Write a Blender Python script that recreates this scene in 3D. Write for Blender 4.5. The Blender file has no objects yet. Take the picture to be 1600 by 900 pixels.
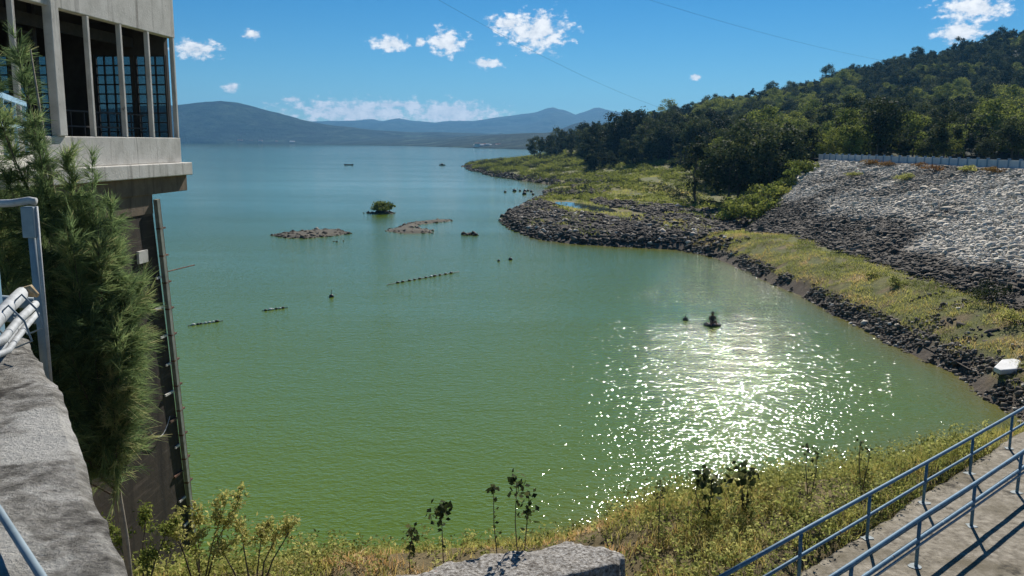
import bpy, bmesh, math, random
import numpy as np
from mathutils import Vector, Matrix

random.seed(7)
RNG = np.random.default_rng(11)
R = math.radians
SC = bpy.context.scene
COL = SC.collection

# ------------------------------------------------------------------ camera
cam_d = bpy.data.cameras.new('camera')
cam = bpy.data.objects.new('camera', cam_d)
COL.objects.link(cam)
SC.camera = cam
cam.location = (0, 0, 13)
cam.matrix_world = (Matrix.Translation((0, 0, 13)) @ Matrix.Rotation(R(90 - 9.54), 4, 'X') @ Matrix.Rotation(R(0.4), 4, 'Z'))
cam_d.sensor_width = 36
cam_d.lens = 36 * 1350 / 1600
cam_d.clip_start = 0.1
cam_d.clip_end = 40000

# ------------------------------------------------------------------ sun, sky, exposure
SUN_AZ, SUN_EL = 16.0, 36.0
sun_dir = Vector((math.sin(R(SUN_AZ)) * math.cos(R(SUN_EL)), math.cos(R(SUN_AZ)) * math.cos(R(SUN_EL)), math.sin(R(SUN_EL))))
sd_ = bpy.data.lights.new('sun', 'SUN')
sd_.energy = 5.0
sd_.angle = R(0.53)
sd_.color = (1.0, 0.955, 0.88)
sun = bpy.data.objects.new('sun', sd_)
COL.objects.link(sun)
sun.rotation_euler = sun_dir.to_track_quat('Z', 'Y').to_euler()
sun.location = sun_dir * 300

W = bpy.data.worlds.new('World')
SC.world = W
W.use_nodes = True
nt = W.node_tree
nt.nodes.clear()
def N(t, typ, **kw):
    n = t.nodes.new(typ)
    for k, v in kw.items():
        setattr(n, k, v)
    return n
out = N(nt, 'ShaderNodeOutputWorld')
bg = N(nt, 'ShaderNodeBackground')
bg.inputs['Strength'].default_value = 0.1
nt.links.new(bg.outputs[0], out.inputs[0])
sky = N(nt, 'ShaderNodeTexSky', sky_type='NISHITA', sun_disc=False, sun_elevation=R(SUN_EL), sun_rotation=R(SUN_AZ),
        altitude=1800, air_density=1.0, dust_density=0.0, ozone_density=4.0)
hs = N(nt, 'ShaderNodeHueSaturation')
hs.inputs['Hue'].default_value = 0.5
hs.inputs['Saturation'].default_value = 1.36
hs.inputs['Value'].default_value = 0.59
nt.links.new(sky.outputs[0], hs.inputs['Color'])
tint = N(nt, 'ShaderNodeMix', data_type='RGBA', blend_type='MULTIPLY')
tint.inputs['Factor'].default_value = 1.0
tint.inputs[7].default_value = (0.72, 0.94, 0.95, 1)
nt.links.new(hs.outputs[0], tint.inputs[6])
SKY_OUT = tint.outputs[2]
# fair-weather cumulus, each one an (azimuth, elevation, half width, half height) patch broken up by noise
clouds = [(0.0266, 0.1217, 0.036, 0.0225), (-0.0056, 0.1303, 0.0240, 0.0105), (-0.0756, 0.1098, 0.0215, 0.0145),
          (-0.1359, 0.1074, 0.0240, 0.0085), (-0.1055, 0.1093, 0.0075, 0.0050), (-0.0298, 0.0876, 0.0165, 0.0062),
          (-0.3419, 0.0949, 0.026, 0.0095), (-0.2841, 0.1122, 0.0108, 0.0050), (-0.3075, 0.0564, 0.0098, 0.0050),
          (0.2025, 0.0731, 0.0075, 0.0042), (0.4747, 0.1342, 0.035, 0.0145), (0.4625, 0.1119, 0.0225, 0.0125),
          (-0.0739, 0.0317, 0.066, 0.0155), (-0.1740, 0.0321, 0.085, 0.0155), (-0.2464, 0.0455, 0.0110, 0.0035),
          (-0.1313, 0.0410, 0.050, 0.0052)]
rc = random.Random(4)
for i in range(22):                                   # the same kind of sky all the way round
    a = rc.uniform(0.75, 2 * math.pi - 0.75)
    a = a if a < math.pi else a - 2 * math.pi
    clouds.append((a, rc.uniform(0.04, 0.5), rc.uniform(0.015, 0.07), rc.uniform(0.008, 0.025)))
tc = N(nt, 'ShaderNodeTexCoord')
sx = N(nt, 'ShaderNodeSeparateXYZ')
nt.links.new(tc.outputs['Generated'], sx.inputs[0])
az = N(nt, 'ShaderNodeMath', operation='ARCTAN2')
nt.links.new(sx.outputs[0], az.inputs[0])
nt.links.new(sx.outputs[1], az.inputs[1])
el = N(nt, 'ShaderNodeMath', operation='ARCSINE')
nt.links.new(sx.outputs[2], el.inputs[0])
ae = N(nt, 'ShaderNodeCombineXYZ')
nt.links.new(az.outputs[0], ae.inputs[0])
nt.links.new(el.outputs[0], ae.inputs[1])
prev = None
for (a, e, w_, h_) in clouds:
    m = N(nt, 'ShaderNodeVectorMath', operation='MULTIPLY_ADD')
    nt.links.new(ae.outputs[0], m.inputs[0])
    m.inputs[1].default_value = (1 / w_, 1 / h_, 0)
    m.inputs[2].default_value = (-a / w_, -e / h_, 0)
    l = N(nt, 'ShaderNodeVectorMath', operation='LENGTH')
    nt.links.new(m.outputs[0], l.inputs[0])
    if prev is None:
        prev = l.outputs['Value']
    else:
        mn = N(nt, 'ShaderNodeMath', operation='MINIMUM')
        nt.links.new(prev, mn.inputs[0])
        nt.links.new(l.outputs['Value'], mn.inputs[1])
        prev = mn.outputs[0]
cn = N(nt, 'ShaderNodeTexNoise')
cn.inputs['Scale'].default_value = 75
cn.inputs['Detail'].default_value = 9
cn.inputs['Roughness'].default_value = 0.62
cmap = N(nt, 'ShaderNodeMapping')
cmap.inputs['Scale'].default_value = (1, 1.5, 1)
nt.links.new(ae.outputs[0], cmap.inputs[0])
nt.links.new(cmap.outputs[0], cn.inputs['Vector'])
na = N(nt, 'ShaderNodeMath', operation='MULTIPLY_ADD')          # (noise-0.5)*2.2 - length + 0.8
nt.links.new(cn.outputs[0], na.inputs[0])
na.inputs[1].default_value = 3.4
na.inputs[2].default_value = -1.7 + 1.1
ns = N(nt, 'ShaderNodeMath', operation='SUBTRACT')
nt.links.new(na.outputs[0], ns.inputs[0])
nt.links.new(prev, ns.inputs[1])
dens = N(nt, 'ShaderNodeMapRange', interpolation_type='SMOOTHSTEP')
nt.links.new(ns.outputs[0], dens.inputs[0])
dens.inputs[1].default_value = -0.05
dens.inputs[2].default_value = 0.75
ccol = N(nt, 'ShaderNodeValToRGB')
ccol.color_ramp.elements[0].position = 0.30
ccol.color_ramp.elements[0].color = (5.2, 5.6, 6.1, 1)
ccol.color_ramp.elements[1].position = 0.62
ccol.color_ramp.elements[1].color = (8.6, 8.55, 8.5, 1)
nt.links.new(cn.outputs[0], ccol.inputs[0])
cmix = N(nt, 'ShaderNodeMix', data_type='RGBA')
nt.links.new(dens.outputs[0], cmix.inputs['Factor'])
nt.links.new(SKY_OUT, cmix.inputs[6])
nt.links.new(ccol.outputs[0], cmix.inputs[7])
nt.links.new(cmix.outputs[2], bg.inputs['Color'])

SC.view_settings.view_transform = 'Standard'
SC.view_settings.look = 'None'
SC.view_settings.exposure = 0.42
SC.view_settings.gamma = 1.0
SC.view_settings.use_curve_mapping = False
SC.render.engine = 'CYCLES'
SC.cycles.use_denoising = True
SC.cycles.max_bounces = 6
SC.cycles.diffuse_bounces = 3
SC.cycles.glossy_bounces = 3
SC.cycles.transmission_bounces = 4
SC.cycles.transparent_max_bounces = 8
SC.cycles.volume_bounces = 0
SC.cycles.caustics_reflective = False
SC.cycles.caustics_refractive = False
SC.cycles.sample_clamp_indirect = 4.0

# ================================================================== helpers
def hashn(ix, iy, s):
    h = np.sin(ix * 127.1 + iy * 311.7 + s * 74.7) * 43758.5453
    return h - np.floor(h)
def vn(x, y, s=0):
    x = np.asarray(x, float); y = np.asarray(y, float)
    xi = np.floor(x); yi = np.floor(y)
    fx = x - xi; fy = y - yi
    fx = fx * fx * (3 - 2 * fx); fy = fy * fy * (3 - 2 * fy)
    a = hashn(xi, yi, s); b = hashn(xi + 1, yi, s); c = hashn(xi, yi + 1, s); d = hashn(xi + 1, yi + 1, s)
    return a + (b - a) * fx + (c - a) * fy + (a - b - c + d) * fx * fy
def fbm(x, y, s=0, o=4):
    t = 0; amp = 0.5
    for i in range(o):
        t = t + amp * vn(x * 2 ** i + 13.7 * i, y * 2 ** i - 9.1 * i, s + i); amp *= 0.5
    return t / (1 - 0.5 ** o)
def sstep(a, b, x):
    t = np.clip((np.asarray(x, float) - a) / (b - a), 0, 1)
    return t * t * (3 - 2 * t)

def link(o, parent=None):
    COL.objects.link(o)
    if parent is not None:
        o.parent = parent
    return o
def tag(o, label=None, cat=None, group=None, kind=None):
    if label: o['label'] = label
    if cat: o['category'] = cat
    if group: o['group'] = group
    if kind: o['kind'] = kind
    return o
def empty(name, loc=(0, 0, 0), rz=0):
    o = bpy.data.objects.new(name, None)
    o.empty_display_size = 0.3
    COL.objects.link(o)
    o.location = loc
    o.rotation_euler = (0, 0, rz)
    return o
def mesh_np(name, v, f, mat=None, smooth=False, tone=None, col=None):
    v = np.ascontiguousarray(v, dtype=np.float32); f = np.ascontiguousarray(f, dtype=np.int32)
    me = bpy.data.meshes.new(name)
    me.vertices.add(len(v)); me.vertices.foreach_set('co', v.ravel())
    k = f.shape[1]
    me.loops.add(f.size); me.loops.foreach_set('vertex_index', f.ravel())
    me.polygons.add(len(f)); me.polygons.foreach_set('loop_start', np.arange(0, f.size, k, dtype=np.int32))
    if smooth:
        me.polygons.foreach_set('use_smooth', np.ones(len(f), dtype=bool))
    if tone is not None:
        a = me.attributes.new('tone', 'FLOAT', 'POINT'); a.data.foreach_set('value', np.ascontiguousarray(tone, dtype=np.float32))
    if col is not None:
        a = me.attributes.new('zone', 'FLOAT_COLOR', 'POINT')
        c4 = np.ones((len(v), 4), dtype=np.float32); c4[:, :3] = col
        a.data.foreach_set('color', c4.ravel())
    me.update(calc_edges=True)
    if mat: me.materials.append(mat)
    return me
def onp(name, v, f, mat=None, parent=None, **kw):
    return link(bpy.data.objects.new(name, mesh_np(name, v, f, mat, **kw)), parent)
class MB:
    def __init__(s): s.v = []; s.f = []
    def add(s, v, f):
        n = len(s.v); s.v += [tuple(p) for p in v]; s.f += [tuple(i + n for i in q) for q in f]; return s
    def box(s, lo, hi):
        (a, b, c), (d, e, g) = lo, hi
        return s.add([(a, b, c), (d, b, c), (d, e, c), (a, e, c), (a, b, g), (d, b, g), (d, e, g), (a, e, g)],
                     [(0, 3, 2, 1), (4, 5, 6, 7), (0, 1, 5, 4), (1, 2, 6, 5), (2, 3, 7, 6), (3, 0, 4, 7)])
    def bar(s, p, q, w, h, up=(0, 0, 1)):
        p = Vector(p); q = Vector(q); d = (q - p).normalized(); u = Vector(up)
        r = d.cross(u); r = (r if r.length > 1e-4 else Vector((1, 0, 0))).normalized(); u = r.cross(d)
        o = []
        for c in (p, q):
            for a, b in ((-1, -1), (1, -1), (1, 1), (-1, 1)):
                o.append(c + r * (a * w / 2) + u * (b * h / 2))
        return s.add(o, [(0, 1, 2, 3), (7, 6, 5, 4), (0, 4, 5, 1), (1, 5, 6, 2), (2, 6, 7, 3), (3, 7, 4, 0)])
    def tube(s, pts, rad, n=8):
        pts = [Vector(p) for p in pts]
        if not hasattr(rad, '__len__'): rad = [rad] * len(pts)
        base = len(s.v); ref = None
        for i, p in enumerate(pts):
            d = (pts[min(i + 1, len(pts) - 1)] - pts[max(i - 1, 0)]).normalized()
            if ref is None:
                ref = d.orthogonal().normalized()
            else:
                ref = (ref - d * ref.dot(d)); ref = ref.normalized() if ref.length > 1e-6 else d.orthogonal().normalized()
            b = d.cross(ref)
            for k in range(n):
                a = 2 * math.pi * k / n
                s.v.append(tuple(p + (ref * math.cos(a) + b * math.sin(a)) * rad[i]))
        for i in range(len(pts) - 1):
            for k in range(n):
                a = base + i * n + k; b2 = base + i * n + (k + 1) % n
                s.f.append((a, b2, b2 + n, a + n))
        s.f.append(tuple(base + k for k in reversed(range(n))))
        s.f.append(tuple(base + (len(pts) - 1) * n + k for k in range(n)))
        return s
    def prism(s, poly, z0, z1):
        n = len(poly)
        return s.add([(x, y, z0) for x, y in poly] + [(x, y, z1) for x, y in poly],
                     [tuple(reversed(range(n))), tuple(range(n, 2 * n))] + [(i, (i + 1) % n, n + (i + 1) % n, n + i) for i in range(n)])
    def build(s, name, mat=None, parent=None, smooth=False, bevel=0):
        me = bpy.data.meshes.new(name); me.from_pydata(s.v, [], s.f); me.update()
        if smooth: me.polygons.foreach_set('use_smooth', np.ones(len(me.polygons), dtype=bool))
        if mat: me.materials.append(mat)
        o = link(bpy.data.objects.new(name, me), parent)
        if bevel:
            b = o.modifiers.new('bevel', 'BEVEL'); b.width = bevel; b.segments = 2; b.limit_method = 'ANGLE'
        return o
def copy_tree(o, parent=None):
    c = o.copy(); COL.objects.link(c); c.parent = parent
    for ch in list(o.children):
        copy_tree(ch, c)
    return c

# ================================================================== materials
def ramp(t, fac, cols):
    r = N(t, 'ShaderNodeValToRGB')
    while len(r.color_ramp.elements) < len(cols): r.color_ramp.elements.new(0.5)
    for e, (p, c) in zip(r.color_ramp.elements, cols):
        e.position = p; e.color = (*c, 1)
    t.links.new(fac, r.inputs[0])
    return r.outputs[0]
def mixc(t, fac, a, b, mode='MIX'):
    m = N(t, 'ShaderNodeMix', data_type='RGBA', blend_type=mode)
    for s, x in ((m.inputs['Factor'], fac), (m.inputs[6], a), (m.inputs[7], b)):
        if hasattr(x, 'links'): t.links.new(x, s)
        elif isinstance(x, (int, float)): s.default_value = x
        else: s.default_value = (*x, 1)
    return m.outputs[2]
def noise(t, vec, scale, detail=6, rough=0.6, stretch=None):
    if stretch:
        mp = N(t, 'ShaderNodeMapping'); mp.inputs['Scale'].default_value = stretch
        t.links.new(vec, mp.inputs[0]); vec = mp.outputs[0]
    n = N(t, 'ShaderNodeTexNoise')
    n.inputs['Scale'].default_value = scale; n.inputs['Detail'].default_value = detail; n.inputs['Roughness'].default_value = rough
    t.links.new(vec, n.inputs['Vector'])
    return n.outputs[0]
def mrange(t, x, a, b, c=0.0, d=1.0):
    m = N(t, 'ShaderNodeMapRange'); t.links.new(x, m.inputs[0])
    for i, q in enumerate((a, b, c, d)): m.inputs[i + 1].default_value = q
    return m.outputs[0]
def base_mat(name):
    m = bpy.data.materials.new(name); m.use_nodes = True
    t = m.node_tree
    return m, t, t.nodes['Principled BSDF'], N(t, 'ShaderNodeTexCoord').outputs['Object']
def pmat(name, cols, scale=2.0, rough=0.85, bump=0.0, bscale=20.0, stains=(), detail=8, metal=0.0, world=False, spec=0.3, rand=0.0):
    m, t, p, vec = base_mat(name)
    if world:
        vec = N(t, 'ShaderNodeNewGeometry').outputs['Position']
    c = ramp(t, noise(t, vec, scale, detail, 0.65), cols)
    for (col, sc, lo, hi, st) in stains:
        c = mixc(t, mrange(t, noise(t, vec, sc, 6, 0.65, st), lo, hi), c, col)
    if rand:
        oi = N(t, 'ShaderNodeObjectInfo')
        k = mrange(t, oi.outputs['Random'], 0, 1, 1 - rand, 1 + rand)
        hv = N(t, 'ShaderNodeHueSaturation'); t.links.new(k, hv.inputs['Value']); t.links.new(c, hv.inputs['Color']); c = hv.outputs[0]
    t.links.new(c, p.inputs['Base Color'])
    p.inputs['Roughness'].default_value = rough
    p.inputs['Metallic'].default_value = metal
    p.inputs['Specular IOR Level'].default_value = spec
    if bump:
        b = N(t, 'ShaderNodeBump'); b.inputs['Strength'].default_value = 1.0; b.inputs['Distance'].default_value = bump
        t.links.new(noise(t, vec, bscale, 8, 0.7), b.inputs['Height']); t.links.new(b.outputs[0], p.inputs['Normal'])
    return m
def leaf_mat(name, cols, trans=0.35, rand=0.25, rough=0.8):
    m, t, p, vec = base_mat(name)
    a = N(t, 'ShaderNodeAttribute', attribute_name='tone')
    c = ramp(t, a.outputs['Fac'], cols)
    oi = N(t, 'ShaderNodeObjectInfo')
    hv = N(t, 'ShaderNodeHueSaturation')
    t.links.new(mrange(t, oi.outputs['Random'], 0, 1, 1 - rand, 1 + rand), hv.inputs['Value'])
    t.links.new(mrange(t, oi.outputs['Random'], 0, 1, 0.515, 0.485), hv.inputs['Hue'])
    t.links.new(c, hv.inputs['Color'])
    t.links.new(hv.outputs[0], p.inputs['Base Color'])
    p.inputs['Roughness'].default_value = rough; p.inputs['Specular IOR Level'].default_value = 0.1
    tr = N(t, 'ShaderNodeBsdfTranslucent'); t.links.new(hv.outputs[0], tr.inputs[0])
    ms = N(t, 'ShaderNodeMixShader'); ms.inputs[0].default_value = trans
    t.links.new(p.outputs[0], ms.inputs[1]); t.links.new(tr.outputs[0], ms.inputs[2])
    t.links.new(ms.outputs[0], t.nodes['Material Output'].inputs[0])
    return m
def tone_mat(name, cols, rough=0.9, bump=0.0, bscale=8):
    m, t, p, vec = base_mat(name)
    a = N(t, 'ShaderNodeAttribute', attribute_name='tone')
    c = ramp(t, a.outputs['Fac'], cols)
    c = mixc(t, 0.55, c, ramp(t, noise(t, vec, 5.0, 6, 0.7), [(0.3, (0.35, 0.35, 0.35)), (0.7, (1.5, 1.5, 1.5))]), 'MULTIPLY')
    t.links.new(c, p.inputs['Base Color'])
    p.inputs['Roughness'].default_value = rough; p.inputs['Specular IOR Level'].default_value = 0.25
    if bump:
        b = N(t, 'ShaderNodeBump'); b.inputs['Distance'].default_value = bump
        t.links.new(noise(t, vec, bscale, 6, 0.7), b.inputs['Height']); t.links.new(b.outputs[0], p.inputs['Normal'])
    return m

CONC = pmat('weathered_concrete', [(0.25, (0.40, 0.38, 0.33)), (0.5, (0.60, 0.57, 0.51)), (0.75, (0.72, 0.69, 0.63))], 1.4, 0.9, 0.012, 14,
            [((0.17, 0.15, 0.125), 1.3, 0.56, 0.74, (3.0, 3.0, 0.22)), ((0.09, 0.08, 0.065), 5.0, 0.66, 0.74, (1, 1, 0.5)), ((0.26, 0.17, 0.10), 2.2, 0.66, 0.76, (2.5, 2.5, 0.15)), ((0.62, 0.60, 0.55), 3.0, 0.62, 0.75, None)])
CONC_DARK = pmat('shaded_brown_concrete', [(0.3, (0.13, 0.095, 0.062)), (0.7, (0.23, 0.175, 0.12))], 2.0, 0.92, 0.01, 16,
                 [((0.07, 0.055, 0.04), 1.2, 0.5, 0.75, (4, 4, 0.4))])  # brown concrete, albedo darkened to carry the shade below the ledge
SHAFT = pmat('shaded_dark_shaft_concrete', [(0.3, (0.026, 0.020, 0.014)), (0.7, (0.070, 0.053, 0.038))], 1.2, 0.9, 0.01, 10,
             [((0.14, 0.105, 0.08), 2.2, 0.54, 0.75, (0.25, 0.25, 3.0)), ((0.02, 0.016, 0.012), 0.6, 0.5, 0.7, (3, 3, 0.2))])  # brown streaked shaft, its shade put into a darker base colour
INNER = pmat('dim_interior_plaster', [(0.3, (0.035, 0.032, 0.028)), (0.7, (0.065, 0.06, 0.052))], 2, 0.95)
STEEL = pmat('black_window_steel', [(0.3, (0.02, 0.02, 0.022)), (0.7, (0.05, 0.048, 0.045))], 6, 0.6)
RUST = pmat('rusty_guide_steel', [(0.3, (0.06, 0.028, 0.018)), (0.55, (0.16, 0.075, 0.045)), (0.75, (0.24, 0.16, 0.11))], 3, 0.9, 0.004, 30,
            [((0.05, 0.04, 0.035), 1.0, 0.5, 0.7, (5, 5, 0.4))])
PATINA = pmat('pale_green_guide_steel', [(0.3, (0.16, 0.18, 0.15)), (0.7, (0.33, 0.36, 0.30))], 3, 0.8, 0.003, 30,
              [((0.10, 0.055, 0.035), 1.6, 0.55, 0.7, (5, 5, 0.5))])
PLAT = pmat('rough_platform_concrete', [(0.3, (0.08, 0.073, 0.06)), (0.45, (0.23, 0.215, 0.185)), (0.58, (0.38, 0.36, 0.32)), (0.72, (0.60, 0.575, 0.53))], 9.0, 0.95, 0.05, 34,
            [((0.045, 0.038, 0.03), 1.7, 0.56, 0.64, None), ((0.55, 0.53, 0.48), 1.1, 0.54, 0.62, None)], detail=14)
WALK = pmat('tan_walkway_concrete', [(0.30, (0.12, 0.10, 0.07)), (0.5, (0.27, 0.235, 0.18)), (0.70, (0.43, 0.38, 0.30))], 5.0, 0.93, 0.02, 18,
            [((0.15, 0.125, 0.08), 0.6, 0.50, 0.66, None), ((0.06, 0.05, 0.035), 2.2, 0.58, 0.68, None)], detail=15)
BLOCK = pmat('broken_whitish_concrete', [(0.36, (0.10, 0.085, 0.065)), (0.48, (0.34, 0.31, 0.27)), (0.62, (0.60, 0.57, 0.52))], 13.0, 0.95, 0.06, 24,
             [((0.12, 0.10, 0.08), 2.0, 0.56, 0.68, None), ((0.40, 0.17, 0.12), 4.0, 0.68, 0.76, None)], detail=12)
RAIL = pmat('blue_rail_paint', [(0.3, (0.055, 0.14, 0.22)), (0.65, (0.10, 0.225, 0.33)), (0.8, (0.20, 0.33, 0.42))], 5, 0.6, 0.002, 60,
            [((0.30, 0.38, 0.42), 9, 0.60, 0.66, None), ((0.10, 0.05, 0.03), 7, 0.62, 0.68, None)], spec=0.3)
RAILPALE = pmat('pale_blue_splashed_paint', [(0.3, (0.27, 0.29, 0.27)), (0.7, (0.42, 0.48, 0.50))], 9, 0.8)
PIPEW = pmat('white_pipe_paint', [(0.3, (0.26, 0.27, 0.27)), (0.65, (0.46, 0.475, 0.48))], 9, 0.6, 0.004, 40, [((0.10, 0.09, 0.08), 6, 0.63, 0.72, None)])
BLUEP = pmat('light_blue_paint', [(0.3, (0.22, 0.40, 0.55)), (0.7, (0.36, 0.55, 0.68))], 4, 0.5)
GREYP = pmat('grey_blue_steel', [(0.3, (0.14, 0.19, 0.22)), (0.7, (0.26, 0.33, 0.37))], 4, 0.6)
BARK = pmat('brown_bark', [(0.3, (0.06, 0.045, 0.032)), (0.7, (0.15, 0.115, 0.085))], 5, 0.95, 0.02, 20)
BARKPALE = pmat('pale_bark', [(0.3, (0.20, 0.165, 0.12)), (0.7, (0.38, 0.33, 0.25))], 9, 0.9, 0.005, 40)
PARA = pmat('pale_blue_parapet_paint', [(0.3, (0.40, 0.47, 0.53)), (0.7, (0.56, 0.63, 0.68))], 0.9, 0.7, world=True)
PARAPOST = pmat('blue_parapet_post_paint', [(0.3, (0.14, 0.25, 0.36)), (0.7, (0.22, 0.35, 0.47))], 2, 0.7, world=True)
ROAD = pmat('crest_road_asphalt', [(0.3, (0.04, 0.04, 0.042)), (0.7, (0.07, 0.07, 0.07))], 3, 0.9)
HULL = pmat('dark_boat_hull', [(0.3, (0.018, 0.02, 0.024)), (0.7, (0.05, 0.05, 0.05))], 4, 0.6)
WHITE = pmat('chalky_white_paint', [(0.3, (0.55, 0.54, 0.51)), (0.7, (0.78, 0.77, 0.74))], 3, 0.7, 0.004, 20)
FLOATD = pmat('dark_float_plastic', [(0.3, (0.02, 0.02, 0.02)), (0.7, (0.06, 0.055, 0.05))], 9, 0.6)
SKIN = pmat('brown_skin', [(0.3, (0.16, 0.085, 0.05)), (0.7, (0.24, 0.13, 0.085))], 6, 0.6)  # mottled brown skin colour
SHIRT = pmat('dark_shirt_cloth', [(0.3, (0.025, 0.022, 0.022)), (0.7, (0.06, 0.05, 0.048))], 12, 0.9)
TERRA = pmat('faded_roof_tile', [(0.3, (0.26, 0.11, 0.07)), (0.7, (0.38, 0.18, 0.12))], 1.0, 0.9, world=True)
HOUSEW = pmat('whitewashed_house_wall', [(0.3, (0.55, 0.54, 0.50)), (0.7, (0.75, 0.74, 0.71))], 0.2, 0.9, world=True)
WIN = pmat('dark_window', [(0.3, (0.02, 0.025, 0.03)), (0.7, (0.04, 0.045, 0.05))], 1.0, 0.3)
CABLE = pmat('black_cable', [(0.3, (0.02, 0.02, 0.02)), (0.7, (0.05, 0.05, 0.05))], 4, 0.7)
ROCKT = tone_mat('rubble_stone', [(0.0, (0.032, 0.025, 0.018)), (0.3, (0.115, 0.093, 0.069)), (0.62, (0.37, 0.325, 0.26)), (1.0, (0.74, 0.68, 0.57))], 0.92, 0.02)
GRASST = leaf_mat('dry_bank_grass', [(0.0, (0.13, 0.15, 0.04)), (0.3, (0.34, 0.35, 0.085)), (0.55, (0.54, 0.48, 0.15)), (0.8, (0.62, 0.39, 0.16)), (1.0, (0.75, 0.62, 0.40))], 0.5, 0.0)
LEAFD = leaf_mat('dark_forest_leaves', [(0.0, (0.014, 0.022, 0.009)), (0.5, (0.050, 0.068, 0.024)), (1.0, (0.125, 0.140, 0.050))], 0.3, 0.5)
LEAFY = leaf_mat('yellow_green_leaves', [(0.0, (0.055, 0.078, 0.016)), (0.5, (0.19, 0.225, 0.045)), (1.0, (0.38, 0.39, 0.09))], 0.4, 0.25)
LEAFW = leaf_mat('olive_weed_leaves', [(0.0, (0.09, 0.11, 0.03)), (0.5, (0.32, 0.34, 0.09)), (1.0, (0.60, 0.55, 0.20))], 0.5, 0.15)
LEAFO = leaf_mat('orange_dry_shrub_leaves', [(0.0, (0.10, 0.05, 0.015)), (0.5, (0.27, 0.14, 0.035)), (1.0, (0.40, 0.25, 0.08))], 0.3, 0.15)
NEEDLE = leaf_mat('feathery_needles', [(0.0, (0.055, 0.09, 0.045)), (0.45, (0.17, 0.245, 0.10)), (0.75, (0.28, 0.345, 0.13)), (1.0, (0.52, 0.47, 0.24))], 0.55, 0.0)
DARKLEAF = leaf_mat('dark_weed_leaves', [(0.0, (0.015, 0.022, 0.008)), (0.6, (0.055, 0.07, 0.022)), (1.0, (0.22, 0.22, 0.08))], 0.35, 0.1)

# ================================================================== terrain
SHORE = [(-400, 40), (-60, 26), (-25, 23), (-9, 23), (-5, 24.2), (0, 25.2), (7.5, 27.8), (14, 31.6), (20, 35.6), (24.0, 38.6), (24.8, 40.1), (24.9, 42.5),
         (25.5, 47.7), (25.6, 52.4), (25.3, 55.9), (25.3, 60.5), (24.9, 66.3), (25.2, 74.4), (24.5, 82.1), (24.3, 93.1), (23.4, 101.1),
         (20.7, 107.1), (16.2, 108.9), (11.5, 110.7), (6.7, 113.3), (2.6, 120.8), (-1.1, 134.6), (-2.3, 148.2), (-0.1, 169.9), (4.2, 194.7),
         (8.7, 219.2), (7.7, 236.6), (14.6, 250.8), (12.4, 277.8), (-0.3, 315), (-7.9, 344.2), (-18.7, 414.5), (-28.7, 493.2), (-24, 512),
         (-2, 560), (8, 640), (60, 800), (300, 1000), (900, 1250), (900, -80), (-400, -80)]
def in_poly(x, y, P):
    ins = np.zeros(np.shape(x), bool); n = len(P)
    for i in range(n):
        x1, y1 = P[i]; x2, y2 = P[(i + 1) % n]
        if y1 == y2: continue
        c = ((y1 > y) != (y2 > y)) & (x < (x2 - x1) * (y - y1) / (y2 - y1) + x1)
        ins ^= c
    return ins
def sdist(x, y, P):
    x = np.asarray(x, float); y = np.asarray(y, float)
    d = np.full(x.shape, 1e9); n = len(P)
    for i in range(n):
        x1, y1 = P[i]; x2, y2 = P[(i + 1) % n]
        dx, dy = x2 - x1, y2 - y1
        t = np.clip(((x - x1) * dx + (y - y1) * dy) / (dx * dx + dy * dy), 0, 1)
        d = np.minimum(d, np.hypot(x - x1 - t * dx, y - y1 - t * dy))
    return np.where(in_poly(x, y, P), d, -d)
def shore_sd(x, y):
    w = 1.2 * (fbm(np.asarray(x) / 4.0, np.asarray(y) / 4.0, 3, 3) - 0.5) * sstep(38, 48, y) + np.clip((np.asarray(y, float) - 100) / 100, 0, 3) * 2.0 * (fbm(np.asarray(x) / 14., np.asarray(y) / 14., 9, 3) - 0.5)
    return sdist(x, y, SHORE) + w
CRX = lambda y: np.interp(y, [-100, 98, 122, 154, 200], [57.6, 57.6, 57.0, 53.8, 47.0])
# dam end line from crest (53.8,152) down to the toe (35,118)
def beyond_end(x, y):
    dx, dy = 53.8 - 35.0, 152 - 118.0
    L = math.hypot(dx, dy)
    return ((y - 118.0) * dx - (x - 35.0) * dy) / L
def embank(x, y):
    e = 10.5 - 0.315 * (CRX(y) - x)
    e = np.where(x > CRX(y), 10.5, e)
    return e - 0.45 * np.clip(beyond_end(x, y), 0, None)
RX = lambda x: np.interp(x, [-40, 0, 30, 71, 111, 156, 200, 257, 310, 353, 600, 900], [0, 1, 7, 16, 25, 33, 43, 57, 68, 79, 120, 150])
WD = np.array((0.735, 0.678)); WN = np.array((0.678, -0.735)); W0 = np.array((6.0, 16.0))
def walk_off(x, y):                                    # distance inside the walkway's outer edge
    return (x - W0[0]) * WN[0] + (y - W0[1]) * WN[1]
POND = (13.2, 161.0, 0.29)
def pond_r(x, y):
    c, s = math.cos(POND[2]), math.sin(POND[2])
    dx, dy = x - POND[0], y - POND[1]
    return np.hypot((dx * c + dy * s) / 2.7, (-dx * s + dy * c) / 12.0) - 0.35 * (fbm(x / 2.5, y / 5., 21, 3) - 0.5)
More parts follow.
